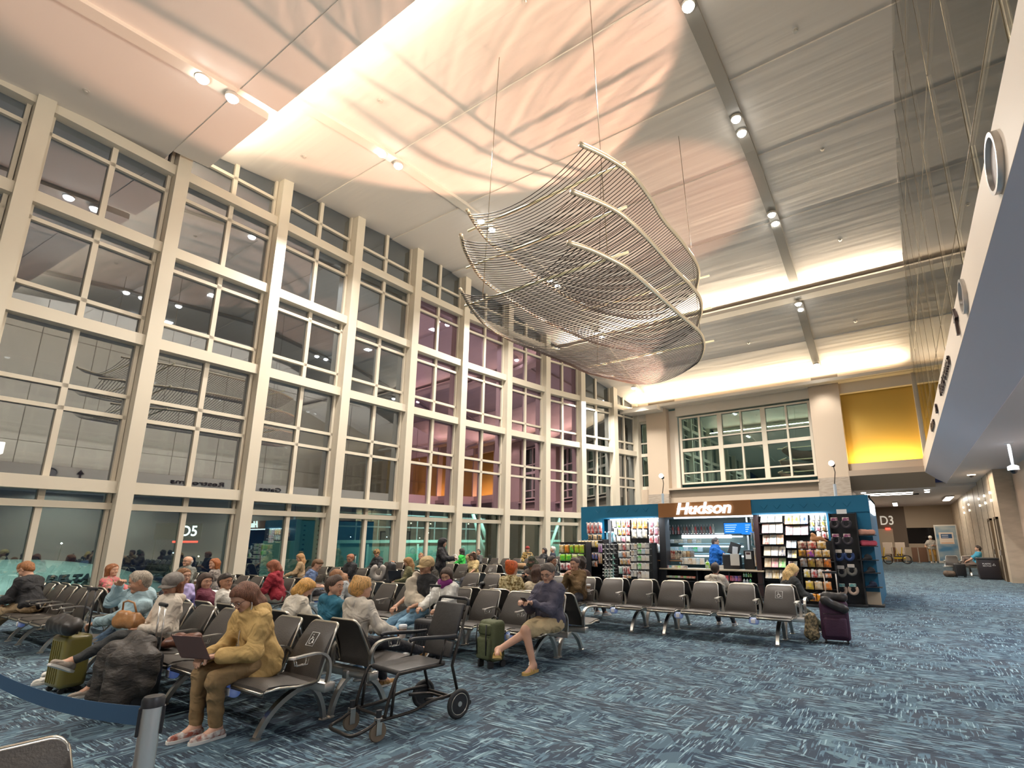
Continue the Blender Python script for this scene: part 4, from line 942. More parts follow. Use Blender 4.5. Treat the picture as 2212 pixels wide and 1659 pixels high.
# ================================================================ who sits where
def sit(label, px, py, Yb, fb, lean=.1, rz=None, dy=0, res=.016, **kw):
    """side 'F': on the seats facing the camera, 'B': on the seats facing away"""
    rz = (PI if fb == "F" else 0) if rz is None else rz
    yp = Yb-.42+dy if fb == "F" else Yb+.45+dy
    fx, fy = -math.sin(rz), math.cos(rz)
    hf = math.sin(lean)*.60+.02
    q = pt(px, py, Y=yp+fy*hf)
    s = (q.z-.53)/(.50*math.cos(lean)+.255); s = min(max(s, .80), 1.02)
    return person(label, q.x-fx*hf-math.cos(rz)*math.sin(kw.get('side', 0))*.55, yp, rz, lean=lean, s=s, res=res, **kw)
N_ = .0125; F_ = .022
CREAMC, GREYC, BLACKC, NAVY, OLIVE, DENIM, KHAKI = (.62, .54, .43), (.22, .22, .22), (.018, .018, .02), (.02, .035, .08), (.13, .12, .055), (.10, .19, .32), (.42, .29, .13)
P7, I7 = sit('woman in tan cardigan and glasses looking down at a laptop on her lap, wired earphones', 532, 1255, 3.11, 'F', lean=.34, res=N_, sk=LIGHT, hair='long', hc=(.10, .035, .015), top=(.50, .33, .12), pants=(.25, .16, .07), shoe=(.66, .62, .56), shvar=(.30, .08, .05),
    head=(.15, -.45, 0), glasses=True, LH=(-.09, .40, .64), RH=(.10, .42, .62), LF=(-.06, .34, 0), RF=(.12, .42, 0), hood=True, skirt=True, loose=.026)
P4, I4 = sit('person in grey baseball cap and cream hoodie sleeping with crossed legs', 374, 1240, 3.11, 'F', lean=-.05, dy=-.04, res=N_, sk=MID, hair='bob', hc=(.12, .04, .015), hat='cap', hatc=(.20, .18, .16), top=(.64, .56, .46), pants=(.030, .032, .032), shoe=(.32, .27, .22),
    head=(.5, -.30, .1), LH=(-.02, .22, .66), RH=(.10, .24, .64), RF=(.40, .42, 0), LF=(.10, .70, .34), kneeL=(0.2, .6, 1.2), hood=True, pvar=None)
PB, IB = sit('man in pale blue hoodie and jeans resting his head on his fist', 316, 1224, 3.11, 'F', lean=.0, dy=-.02, side=-.50, res=N_, sk=MID, hair='short', hc=(.26, .22, .17), top=(.36, .50, .55), pants=(.055, .10, .16), shoe=(.70, .68, .62),
    head=(-.3, -.35, -.3), LH=(.08, .30, .64), RH=(.02, .16, 1.05), elbR=(1, .6, -.7), LF=(.45, .46, 0), RF=(.76, .34, 0), hood=True, fat=1.08)
P32, I32 = sit('man in slate quarter-zip and tan shorts with crossed bare legs, reading his phone', 1185, 1216, 6.27, 'F', lean=.02, dy=-.02, res=N_, sk=LIGHT, hair='short', hc=(.06, .045, .035), top=(.075, .07, .10), pants=(.50, .38, .21), shoe=(.52, .34, .11),
    head=(.12, -.35, 0), glasses=True, LH=(.0, .36, .79), RH=(.15, .37, .79), elbL=(-.4, -.3, -1), elbR=(.4, -.3, -1), short=True, RF=(-.02, .38, 0), LF=(.24, .74, .20), kneeL=(.5, .6, 1.2), barefoot=True, fat=1.05)
# seats facing away: heads seen from behind or in profile
P13, I13 = sit('blonde woman in cream hoodie with hair in a claw clip, seen from behind', 787, 1247, 3.14, 'B', lean=.10, res=N_, sk=LIGHT, hair='claw', hc=(.45, .25, .08), top=(.60, .54, .45), pants=(.02, .02, .025), shoe=(.30, .17, .06), hood=True, LH=(-.1, .35, .62), RH=(.22, .34, .62), head=(-.3, 0, 0), LF=(-.1, .5, 0), RF=(.3, .7, .3), kneeR=(0, .7, 1), face=False, loose=.022)
P12, I12 = sit('man in teal hoodie turned to the right with mouth wide open', 728, 1245, 3.14, 'B', lean=.06, res=N_, sk=LIGHT, hair='short', hc=(.045, .025, .015), top=(.03, .16, .24), pants=DENIM, rz=-.12, head=(-1.15, -.02, 0), hood=True, open_mouth=True)
sit('woman with golden bob in cream sweater bending forward, seen from behind', 668, 1247, 3.14, 'B', lean=.42, res=N_, sk=LIGHT, hair='bob', hc=(.42, .22, .05), top=(.66, .60, .50), pants=GREYC, head=(-.4, -.5, 0), face=False)
sit('dark short haired young man in white shirt slouching low, in profile', 486, 1263, 3.14, 'B', lean=-.10, sk=TAN, hair='short', hc=(.02, .012, .008), top=(.66, .62, .55), rz=-.5, head=(-.8, 0, 0), res=N_)
sit('dark haired child in maroon slumped low beside the young man in white', 440, 1268, 3.14, 'B', lean=-.16, sk=LIGHT, hair='long', hc=(.03, .014, .008), top=(.12, .02, .04), rz=-.6, head=(-.8, -.2, 0), res=N_)
sit('brown haired woman in glasses and lavender top in profile, behind the cap wearer', 402, 1229, 3.14, 'B', lean=.05, sk=LIGHT, hair='bob', hc=(.15, .06, .015), top=(.42, .36, .62), rz=-1.1, head=(-.3, 0, 0), glasses=True)
# far left block
P0, I0 = sit('young man in black long sleeve shirt bent over his lap at the left edge', 62, 1211, 3.20, 'F', lean=.30, sk=LIGHT, hair='short', hc=(.22, .09, .03), top=BLACKC, pants=(.36, .26, .15), rz=PI-.9, head=(0, -.55, 0), glasses=True, res=.015, LH=(-.1, .42, .62), RH=(.1, .42, .6), LF=(-.12, .65, 0), RF=(.1, .7, 0))
sit('person in grey green jacket cut off by the left edge of the photo', -22, 1218, 3.20, 'F', lean=-.05, sk=LIGHT, hair='short', hc=(.1, .07, .04), top=(.20, .20, .15), pants=(.36, .28, .18), rz=PI, res=.018)
sit('woman with auburn bob in pink top and khaki vest, turned away', 246, 1219, 3.23, 'B', lean=.0, sk=LIGHT, hair='bob', hc=(.20, .07, .02), top=(.62, .13, .16), rz=-.9, head=(-.2, 0, 0), face=False, topvar=(.28, .24, .16), res=.016)
sit('bald older man with glasses in grey vest smiling at the camera by the windows', 407, 1202, 6.10, 'F', lean=-.02, sk=LIGHT, hair='balding', hc=(.45, .42, .38), top=(.16, .17, .15), rz=PI+.5, head=(-.1, 0, 0), glasses=True, res=.016)
sit('woman with auburn bob and patterned grey coat beside the bald man', 462, 1207, 6.10, 'F', lean=.1, sk=LIGHT, hair='bob', hc=(.26, .08, .02), top=(.28, .25, .22), topvar=(.14, .12, .11), rz=PI-.7, head=(.9, 0, 0), res=.016)
P8, I8 = sit('woman in dark red hoodie with long auburn hair looking down', 592, 1209, 6.10, 'F', lean=.20, sk=LIGHT, hair='drape', hc=(.17, .05, .02), top=(.24, .008, .02), pants=(.32, .28, .22), rz=PI-.9, head=(.1, -.5, 0), hood=True, res=.016)
sit('woman with long blonde brown hair in brown jacket by the window column', 648, 1196, 9.35, 'F', lean=.1, sk=LIGHT, hair='long', hc=(.28, .15, .06), top=(.32, .22, .12), rz=PI-.6, head=(.2, -.3, 0), res=F_)
sit('man in slate blue t-shirt bending forward with back to the camera', 690, 1207, 6.13, 'B', lean=.45, sk=LIGHT, hair='short', hc=(.10, .05, .02), top=(.10, .15, .28), sleeve=.5, rz=-.6, head=(-.3, -.3, 0), face=False, res=F_)
sit('brown haired woman bent deep over a grey hoodie on her lap', 722, 1228, 6.27, 'F', lean=.62, sk=LIGHT, hair='long', hc=(.20, .09, .035), top=(.30, .31, .31), rz=PI-.8, head=(0, -.4, 0), res=.016)
sit('bearded man in sunglasses and black t-shirt with folded arms', 757, 1197, 9.35, 'F', lean=.05, sk=MID, hair='short', hc=(.20, .07, .03), top=BLACKC, sleeve=.55, glasses=True, head=(.2, -.3, 0), LH=(.05, .25, .75), RH=(-.02, .27, .72), res=F_, fat=1.15)
sit('person in black jacket and patterned brown cap by the windows', 815, 1187, 12.62, 'F', lean=.12, sk=LIGHT, hair='short', hc=(.1, .05, .03), hat='beanie', hatc=(.34, .20, .07), top=(.03, .032, .035), head=(.25, -.35, 0), res=F_, fat=1.1)
P17, I17 = sit('long haired woman in olive quilted jacket typing on a dark laptop', 879, 1204, 9.35, 'F', lean=.22, sk=LIGHT, hair='long', hc=(.20, .10, .03), top=OLIVE, rz=PI-.9, head=(.1, -.3, 0), res=.018)
P18, I18 = sit('young man in beige cap, black t-shirt and jeans dozing with a cream blanket', 922, 1203, 6.27, 'F', lean=-.03, sk=MID, hair='short', hc=(.05, .03, .02), hat='cap', hatc=(.52, .38, .20), top=BLACKC, sleeve=.55, pants=(.20, .36, .50), head=(-.1, -.18, .12), LH=(-.12, .30, .62), RH=(.22, .36, .60), LF=(.0, .72, 0), RF=(.35, .7, 0), res=.0135)
P21, I21 = sit('dark haired girl leaning on a purple neck pillow, wrapped in a white coat', 964, 1226, 6.27, 'F', lean=.05, sk=LIGHT, hair='drape', hc=(.025, .012, .01), top=(.72, .70, .64), pants=(.68, .66, .60), rz=PI, head=(.45, -.45, -.15), res=.0135, loose=.03)
sit('short haired man in dark green jacket beside the standing hooded person', 909, 1195, 12.62, 'F', lean=.1, sk=LIGHT, hair='short', hc=(.22, .10, .04), top=(.06, .12, .09), rz=PI+.7, res=F_)
P19, I19 = person('person standing in black hoodie with hood up holding white headphones', pt(954, 1157, Y=10.95).x, 10.95, -PI/2+.6, LIGHT, 'short', top=(.016, .015, .018), pants=(.02, .02, .02), stand=True, s=.965, hat='hood', hatc=(.016, .015, .018), lean=.05, LH=(-.12, .38, 1.05), RH=(.16, .40, 1.08), LF=(-.1, 0, 0), RF=(.1, .05, 0), res=F_, loose=.03, shoe=BLACKC)
sit('black haired person in bright green jacket by the windows', 997, 1185, 16.2, 'F', lean=.05, sk=LIGHT, hair='long', hc=(.015, .01, .01), top=(.03, .42, .06), rz=PI-1.2, res=F_)
P23, I23 = sit('person in tan t-shirt with one arm folded over the head', 1021, 1195, 12.62, 'F', lean=.02, side=.1, sk=MID, hair='curly', hc=(.05, .025, .015), top=(.50, .38, .18), sleeve=.6, head=(0, -.3, 0), RH=(.04, .06, 1.20), elbR=(1, .3, .5), res=F_)
sit('dark haired person far by the windows beside a wicker bag', 1034, 1187, 17.7, 'F', lean=.05, sk=LIGHT, hair='short', hc=(.03, .02, .02), top=(.08, .08, .08), res=F_)
sit('person in leopard print jacket and red knit hat far by the windows', 1140, 1180, 20.9, 'F', lean=.25, sk=LIGHT, hair='short', hc=(.3, .05, .03), hat='beanie', hatc=(.42, .03, .02), top=(.55, .38, .12), topvar=(.06, .03, .02), rz=PI+.8, res=F_)
sit('dark haired person reclining beside the grey haired man in the dark suit', 1176, 1184, 19.0, 'F', lean=-.2, sk=LIGHT, hair='long', hc=(.015, .01, .01), top=(.03, .03, .04), rz=PI-.4, res=F_)
sit('grey haired man in dark suit far by the windows', 1194, 1178, 19.9, 'F', lean=-.05, sk=LIGHT, hair='short', hc=(.45, .43, .40), top=(.03, .035, .06), rz=PI-.9, res=F_)
sit('dark short haired man in profile behind the bucket hat wearer', 1193, 1202, 9.28, 'B', lean=.0, sk=TAN, hair='short', hc=(.015, .01, .01), top=(.08, .08, .09), rz=-1.1, head=(-.3, 0, 0), res=.017)
P29, I29 = sit('person in dark green bucket hat and brown jacket looking at a phone', 1150, 1204, 9.26, 'F', lean=.12, sk=MID, hair='bob', hc=(.08, .04, .03), hat='bucket', hatc=(.06, .07, .045), top=(.10, .075, .06), head=(.2, -.35, 0), LH=(-.06, .30, .86), RH=(.05, .32, .86), res=.016)
sit('woman with bright red bun and cream floral shirt, seen from behind', 1107, 1212, 6.30, 'B', lean=.05, sk=LIGHT, hair='bun', hc=(.48, .09, .015), top=(.74, .64, .36), topvar=(.16, .10, .02), rz=0, face=False, res=.015, fat=1.1)
sit('curly brown haired person in cream top, back turned, next to floral shirt', 1163, 1226, 6.30, 'B', lean=.12, sk=LIGHT, hair='curly', hc=(.06, .03, .02), top=(.64, .54, .38), rz=.2, face=False, res=.016)
P33, I33 = sit('woman in brown sweatshirt resting her chin on her hands beside a coffee cup', 1241, 1205, 9.26, 'F', lean=.12, sk=LIGHT, hair='short', hc=(.06, .035, .03), top=(.17, .105, .045), head=(-.05, -.05, 0), LH=(-.03, .28, .90), RH=(.05, .28, .92), elbL=(-.35, .4, -1.3), elbR=(.35, .4, -1.3), res=.015, loose=.028)
sit('woman with dark curly hair seen behind the brown sweatshirt', 1258, 1206, 9.28, 'B', lean=.02, sk=TAN, hair='curly', hc=(.03, .018, .012), top=(.10, .06, .05), rz=-.4, face=False, res=.017)
sit('man with shaved sides in cream hoodie, back to the camera before the shop', 1545, 1218, 9.28, 'B', lean=.05, sk=TAN, hair='short', hc=(.02, .012, .01), top=(.62, .56, .46), hood=True, rz=0, face=False, res=.015, fat=1.05)
P37, I37 = sit('long blond haired person in dark top and camouflage trousers by the purple suitcase', 1712, 1217, 9.28, 'B', lean=.28, sk=LIGHT, hair='long', hc=(.50, .33, .13), top=(.03, .028, .025), pants=(.10, .10, .05), pvar=(.03, .03, .02), pvs=14, rz=-.75, head=(-.1, -.5, 0), face=False, res=.014, LF=(-.12, .6, 0), RF=(.14, .6, 0), shoe=BLACKC)
# shop cashier, corridor figures
person('shop cashier with dark ponytail in royal blue t-shirt behind the counter', pt(1536, 1156, Y=16.25).x+.08, 16.25, -PI/2+.1, LIGHT, 'short', hc=(.05, .03, .025), top=(.01, .12, .42), sleeve=.5, pants=BLACKC, stand=True, s=.965, fat=1.45, lean=.05, LH=(-.1, .46, 1.05), RH=(.1, .48, 1.05), LF=(-.1, 0, 0), RF=(.1, .05, 0), res=.017, glasses=True)
person('distant standing man in white cap, grey shirt and ochre shorts', 1.42, 47.3-3.2, PI, LIGHT, 'short', hat='cap', hatc=(.75, .74, .70), top=(.42, .40, .36), pants=(.40, .22, .05), stand=True, s=1.06, LH=(-.1, .25, 1.15), RH=(.35, .25, 1.1), LF=(-.13, 0, 0), RF=(.13, .05, 0), res=.03, fat=1.2, sleeve=.5)
person('man in light blue polo slouched on a seat against the corridor wall', 2.45, 29.0, PI/2, LIGHT, 'short', hc=(.02, .012, .01), top=(.06, .30, .44), sleeve=.5, pants=(.16, .12, .10), lean=-.25, s=1.0, LF=(-.1, .62, .0), RF=(.12, .55, .3), res=.022)
# ================================================================ luggage and small things
RUB = mat('black_rubber', (.02, .02, .02), .7)
def suitcase(label, x, y, rz, w, d, h, mt, handle=.0, name='suitcase', soft=False, hmt=None, cat='suitcase'):
    t = thing(name, label, cat, (x, y, 0), rz)
    mb = MB(); mb.rbox(-w/2, w/2, -d/2, d/2, .05, h, .05, 4); mb.build('shell', mt, t, smooth=40)
    if soft: MB().rbox(-w/2+.04, w/2-.04, -d/2-.045, -d/2+.02, .10, h*.62, .035, 3).build('front_pocket', mt, t, smooth=40); MB().tube([(-w/2+.05, -d/2-.005, h*.70), (w/2-.05, -d/2-.005, h*.70)], .006, 5).build('zip', CHROME, t)
    else:
        mb = MB()
        for i in range(5): mb.rbox(-w/2+.06+i*(w-.12)/5, -w/2+.075+i*(w-.12)/5, -d/2-.008, -d/2+.01, .1, h-.06, .004)
        mb.build('ribs', mt, t)
    for sx in (-1, 1):
        for sy in (-1, 1): MB().lathe([(.0, -.014), (.026, -.014), (.028, 0), (.026, .014), (0, .014)], 14, M=Matrix.Translation((sx*(w/2-.05), sy*(d/2-.05), .028)) @ Matrix.Rotation(PI/2, 4, 'Y'), cap=False).build('wheel', RUB, t, smooth=40)
    MB().tube([(-.07, 0, h), (-.06, 0, h+.028), (.06, 0, h+.028), (.07, 0, h)], .011, 6).build('carry_handle', BLK, t, smooth=True)
    if handle:
        yb = d/2-.03
        for sx in (-1, 1): MB().tube([(sx*.085, yb, h-.05), (sx*.085, yb, h+handle)], .008, 8).build('handle_rod', hmt or ALU, t, smooth=True)
        MB().rbox(-.105, .105, yb-.016, yb+.016, h+handle-.015, h+handle+.02, .012, 3).build('grip', BLK, t, smooth=40)
    return t
def blob(name, mt, prims, label, cat, loc=(0, 0, 0), rz=0, res=.012, k=.03, neg=(), wob=.006, zmin=None, group=None, parent=None, seed=3):
    pr = [(np.array(p[0], float), np.array(p[1], float), p[2], p[3])+tuple(p[4:]) for p in prims]; ng = [(np.array(p[0], float), np.array(p[1], float), p[2], p[3])+tuple(p[4:]) for p in neg]
    o = sdfmesh(name, mt, [dict(prims=pr, res=res, k=k, neg=ng, wob=wob, zmin=zmin, seed=seed)], parent); o.location = loc; o.rotation_euler = (0, 0, rz)
    return tag(o, label, cat, group)
suitcase('olive green hard suitcase with black handle pulled up beside the blue hoodie man', -7.78, 2.14, .1, .36, .24, .58, mat('olive_shell', (.16, .14, .035), .3, coat=.3), .46, hmt=BLK)
BAGL = mat('black_leather_bag', (.022, .019, .017), .45, bump=.2, bscale=12)
blob('shoulder_bag', BAGL, [((-.20, 0, .08), (.20, 0, .08), .085, .085), ((-.17, 0, .13), (.17, .02, .11), .06, .06), ((-.1, .02, .17), (.1, 0, .15), .035, .035)], 'black leather bag lying on top of the olive green suitcase', 'bag', (-7.70, 2.02, .60), .1)
blob('handbag', mat('tan_leather', (.36, .17, .06), .4, bump=.2, bscale=40), [((-.15, 0, .06), (.15, 0, .06), .065, .065), ((-.13, 0, .14), (.13, 0, .13), .04, .04)], 'tan brown leather handbag on the lap of the person in the grey cap', 'bag', (-7.10, 2.38, .66), .2, res=.009)
MB().tube([(-.12, 0, .17), (-.09, -.02, .26), (0, -.03, .28), (.09, -.02, .26), (.12, 0, .16)], .010, 6).build('strap', MATS['tan_leather'], [o for o in COL.objects if o.name.startswith('handbag')][0], smooth=True)
suitcase('dark suitcase almost hidden under the black quilted coat', -6.12, 2.22, -.1, .38, .24, .56, BLK, .40)
COAT = mat('black_quilted_nylon', (.035, .028, .022), .6, bump=1.0, bscale=11, stretch=(1, 1, 2.2))
ct = blob('coat', COAT, [((-.13, .0, .60), (.12, .0, .60), .11, .10), ((-.24, -.10, .50), (-.28, -.12, .27), .12, .11), ((-.05, -.14, .52), (-.08, -.17, .20), .14, .12), ((.16, -.12, .50), (.20, -.14, .22), .13, .12), ((.25, .02, .52), (.27, .02, .30), .10, .09), ((-.28, .05, .45), (-.36, .03, .22), .09, .07)], 'bulky black quilted winter coat draped over a suitcase', 'coat', (-6.10, 2.16, .02), -.1, res=.013, wob=.010, neg=[((0, .03, .0), (0, .03, .44), .17, .17)], k=.035)
blob('laptop_bag', mat('brown_leather', (.13, .05, .03), .4), [((-.12, 0, 0), (.13, .03, .03), .045, .045), ((-.05, .06, .04), (.12, .08, .05), .05, .05)], 'dark brown leather bag between the coat and the woman in the tan cardigan', 'bag', (-5.98, 2.42, .60), .3, res=.01)
def laptop(label, M, c=(.12, .12, .13), ang=105, w=.31, d=.21):
    t = thing('laptop', label, 'laptop'); t.matrix_world = M
    MB().rbox(-w/2, w/2, -d/2, d/2, 0, .014, .004).build('keyboard_base', mat('laptop_shell%.1f' % c[0], c, .35, .4), t)
    MB().box(-w/2+.02, w/2-.02, -d/2+.07, d/2-.02, .0142, .0155).build('keys', BLK, t)
    R = Matrix.Translation((0, -d/2, .014)) @ Matrix.Rotation(math.radians(90-ang+90+90-90), 4, 'X')
    MB().rbox(-w/2, w/2, 0, d, 0, .007, .003, M=Matrix.Translation((0, d/2*-1, .014)) @ Matrix.Rotation(math.radians(180-ang)*-1+PI, 4, 'X') if False else Matrix.Translation((0, -d/2, .014)) @ Matrix.Rotation(math.radians(ang), 4, 'X')).build('lid', MATS['laptop_shell%.1f' % c[0]], t)
    return t
def phone(label, p, rz, tilt=.6):
    t = thing('phone', label, 'phone', p, rz); t.rotation_euler = (tilt, 0, rz)
    MB().rbox(-.037, .037, -.075, .075, -.005, .005, .006, 3).build('case', BLK, t, smooth=40); MB().box(-.033, .033, -.07, .07, .005, .0056).build('screen', glow('phone_glow', (.6, .75, 1), .8), t); return t
def hands_mid(P, I): return world(P, (Vector(I['hl'])+Vector(I['hr']))/2)
m7 = hands_mid(P7, I7); laptop('reddish brown laptop on the lap of the woman in the tan cardigan', Matrix.Translation((m7.x-.05, m7.y-.02, .625)) @ Matrix.Rotation(.3, 4, 'Z') @ Matrix.Rotation(0, 4, 'X'), (.20, .10, .08), ang=120)
# earphone wire
P = [world(P7, I7['H'](-.085, .0, -.02)), world(P7, I7['H'](-.08, .05, -.10)), world(P7, I7['at'](.0, .13, .34)), world(P7, I7['at'](.05, .16, .12))]
MB().tube(spline(P, 8), .0035, 5).build('earphones', WHITEP, smooth=True, label='white earphone wire hanging down the tan cardigan', cat='earphones')
m32 = hands_mid(P32, I32); phone('black phone held in both hands by the crossed legs man', (m32.x, m32.y-.07, m32.z+.03), 0, -.7)
m29 = hands_mid(P29, I29); phone('black phone held by the person in the green bucket hat', (m29.x, m29.y-.05, m29.z+.03), 0, -.7)
q = hands_mid(P17, I17); laptop('dark open laptop on the lap of the olive quilted jacket woman', Matrix.Translation((q.x, q.y, .66)) @ Matrix.Rotation(.5, 4, 'Z'), (.03, .03, .035), ang=110)
def cup(label, p, c=(.62, .55, .48), h=.12):
    t = thing('coffee_cup', label, 'cup', p, 0, None)
    MB().lathe([(.028, 0), (.039, h*.86), (.0, h*.86)], 18, cap=False).build('paper_cup', mat('paper_cup', c, .6), t, smooth=40); MB().lathe([(.042, h*.84), (.042, h*.90), (.036, h), (.0, h)], 18, cap=False).build('lid', WHITEP, t, smooth=40)
    MB().lathe([(.0335, h*.30), (.038, h*.68)], 18, cap=False).build('sleeve', mat('brown_sleeve', (.22, .12, .06), .7), t, smooth=40)
cup('paper coffee cup with white lid on the armrest beside the cream hoodie woman', (-4.23, 3.14+.50, .637)); cup('iced coffee cup on the armrest beside the brown sweatshirt woman', (-5.10, 9.26-.53, .637))
# rolling backpack by the crossed legs man
t = thing('rolling_backpack', 'olive green rolling backpack standing behind the crossed bare legs', 'backpack', (-4.62, 5.42, 0), -.2)
GRN = mat('olive_nylon', (.085, .10, .045), .7, bump=.4, bscale=25)
MB().rbox(-.16, .16, -.10, .12, .07, .56, .06, 4).build('shell', GRN, t, smooth=40); MB().rbox(-.13, .13, -.15, -.07, .10, .36, .035, 3).build('front_pocket', GRN, t, smooth=40); MB().rbox(-.12, .12, -.13, -.06, .39, .52, .03, 3).build('top_pocket', GRN, t, smooth=40)
for s in (-1, 1):
    MB().lathe([(0, -.015), (.04, -.015), (.042, 0), (.04, .015), (0, .015)], 14, M=Matrix.Translation((s*.13, .09, .042)) @ Matrix.Rotation(PI/2, 4, 'Y'), cap=False).build('wheel', RUB, t, smooth=40)
    MB().rbox(s*.10-.02, s*.10+.02, -.12, -.04, 0, .09, .01).build('foot', BLK, t)
    MB().tube([(s*.09, -.155, .52), (s*.10, -.165, .35), (s*.09, -.15, .16)], .009, 5).build('strap', BLK, t, smooth=True)
MB().tube([(-.06, .05, .56), (0, .05, .60), (.06, .05, .56)], .012, 6).build('carry_handle', BLK, t, smooth=True)
suitcase('dark suitcase with tall steel handle in front of the white coat girl', -5.62, 5.28, .05, .36, .24, .52, BLK, .42)
suitcase('purple soft suitcase with pale handle raised, right of the seats before the shop', -1.08, 9.42, .12, .40, .27, .62, mat('purple_nylon', (.045, .012, .035), .7, bump=.3, bscale=60), .42, soft=True, hmt=mat('pale_rod', (.7, .6, .5), .3, .5))
blob('tote_bag', BAGL, [((-.12, 0, .04), (.12, 0, .04), .07, .07), ((-.14, -.13, .0), (.12, -.13, -.12), .06, .07)], 'black soft bag slung over the purple suitcase', 'bag', (-1.05, 9.36, .64), .1)
blob('backpack', mat('camo_tan', (.40, .30, .16), .7, var=(.06, .05, .03), vscale=26), [((0, 0, .12), (0, .02, .34), .11, .09)], 'tan and black patterned backpack on the floor beside the purple suitcase', 'backpack', (-1.40, 9.28, .01), 0, zmin=0.0)
t = thing('neck_pillow', 'grey horseshoe neck pillow hung on a dark backpack in the third seat line', 'neck pillow', (-11.25, 8.80, .80))
MB().tube([(.15*math.sin(a), -.02*math.cos(a), -.15*math.cos(a)) for a in np.linspace(.35, 2*PI-.35, 20)], [.05]+[.068]*18+[.05], 12).build('cushion', mat('grey_plush', (.36, .33, .30), .9, bump=.4, bscale=80), t, smooth=True).rotation_euler = (0, PI, .6)
blob('backpack', BLK, [((0, 0, .12), (0, .03, .50), .15, .12)], 'black backpack standing on a seat with the grey neck pillow', 'backpack', (-11.0, 8.95, .44), 0, res=.018, wob=.005)
blob('backpack', mat('orange_nylon', (.55, .16, .03), .7), [((0, 0, .10), (0, .03, .36), .14, .10)], 'orange backpack standing on a seat by the windows behind the bearded man', 'backpack', (-14.9, 12.15, .44), 0, res=.02, wob=.005)
blob('duffel_bag', BAGL, [((-.22, 0, .13), (.22, 0, .13), .13, .13)], 'black duffel bag on the seats left of the red hoodie woman', 'bag', (-11.7, 5.72, .43), 0, res=.02)
blob('jacket', BLK, [((-.15, 0, .05), (.15, .02, .07), .06, .06), ((.1, .05, .1), (.2, .1, .2), .05, .04)], 'black jacket thrown over the empty seats left of the floral shirt', 'jacket', (-8.15, 8.9, .45), 0, res=.016, wob=.012)
blob('blanket', mat('cream_fleece', (.62, .54, .42), .9, bump=.5, bscale=30), [((-.22, -.10, .32), (-.18, -.12, .05), .09, .11), ((-.12, -.14, .12), (.12, -.16, .02), .10, .09), ((-.24, -.02, .42), (-.2, -.06, .3), .06, .08)], 'cream fleece blanket over the shoulder and lap of the beige cap man', 'blanket', (P18.location.x+.05, P18.location.y-.02, .60), 0, res=.014, wob=.012, k=.04)
# belt on his arm
blob('tote_bag', mat('wicker', (.30, .18, .09), .7, bump=.4, bscale=60), [((-.16, 0, .12), (.16, 0, .12), .11, .11)], 'brown wicker tote bag on a far seat by the slanted brace', 'bag', (-13.3, 17.35, .44), 0, res=.02)
t = suitcase('dark suitcase with raised handle far by the window columns', -12.9, 19.6, 0, .36, .24, .6, BLK, .42)
t = suitcase('slim suitcase with raised black handle by the orange backpack', -15.9, 11.3, 0, .36, .24, .62, BLK, .48)
t = suitcase('small suitcase with raised handle before the far seats by the slanted brace', -12.6, 16.9, 0, .34, .22, .6, NAVYM if 'NAVYM' in globals() else BLK, .45)
blob('neck_pillow', mat('purple_plush', (.17, .02, .14), .9), [((-.09, .05, 0), (0, .10, -.03), .05, .05), ((0, .10, -.03), (.09, .05, 0), .05, .05)], 'purple neck pillow under the chin of the dark haired girl', 'neck pillow', tuple(world(P21, I21['neck']+V3(0, .0, .0)))+() , PI, res=.01, wob=.001)
t = thing('headphones', 'white headphones held by the standing hooded person', 'headphones', tuple(hands_mid(P19, I19)+Vector((.03, 0, .02))))
MB().tube([(.09*math.cos(a), 0, .09*math.sin(a)) for a in np.linspace(0, PI, 12)], .012, 6).build('band', WHITEP, t, smooth=True)
for s in (-1, 1): MB().lathe([(0, -.02), (.04, -.02), (.045, 0), (.04, .02), (0, .02)], 14, M=Matrix.Translation((s*.09, 0, -.02)) @ Matrix.Rotation(PI/2, 4, 'Y'), cap=False).build('ear_cup', WHITEP, t, smooth=40)
# blue bag on seat and small table in front of the red hoodie
blob('backpack', mat('blue_nylon', (.03, .07, .30), .7), [((-.12, 0, .06), (.12, 0, .08), .08, .08)], 'bright blue bag on the seats below the auburn haired couple', 'bag', (-12.2, 5.75, .44), 0, res=.018)
t = thing('side_table', 'small pale topped table before the red hoodie woman', 'table', (-11.5, 5.0, 0))
MB().rbox(-.35, .35, -.22, .22, .60, .63, .01).build('table_top', WHITEP, t)
for sx in (-1, 1):
    for sy in (-1, 1): MB().tube([(sx*.3, sy*.18, 0), (sx*.3, sy*.18, .6)], .013, 6).build('leg', BLKM, t, smooth=True)
cup('white lidded cup held beside the auburn haired couple', (-13.0, 5.45, .637), (.7, .68, .62))
# ================================================================ stanchion
t = thing('belt_stanchion', 'silver belt stanchion post with black cap and navy belt stretching left', 'stanchion', (-2.39, .92, 0))
MB().lathe([(.17, 0), (.17, .015), (.15, .03), (.04, .045)], 28).build('base', BLKM, t, smooth=40)
MB().lathe([(.032, .04), (.032, .968)], 24).build('post', mat('brushed_post', (.80, .77, .72), .28, .9), t, smooth=40)
MB().lathe([(.036, .965), (.036, .99), (.030, 1.0), (0, 1.002)], 24).build('cap', BLK, t, smooth=40)
Ms = Matrix.Rotation(1.2, 4, 'Z'); MB().rbox(-.040, -.028, -.012, .012, .87, .965, .004, M=Ms).build('belt_slot', BLK, t); MB().rbox(.028, .040, -.012, .012, .87, .965, .004, M=Ms).build('belt_slot', BLK, t)
mb = MB(); pts = [(-.04-3.4*u, -.05*u, .925-.11*4*u*(1-u)) for u in [i/24 for i in range(25)]]
vs = []; fs = []
for p in pts:
    for sy in (-.0012, .0012):
        for dz in (-.033, .033): vs.append((p[0], p[1]+sy, p[2]+dz))
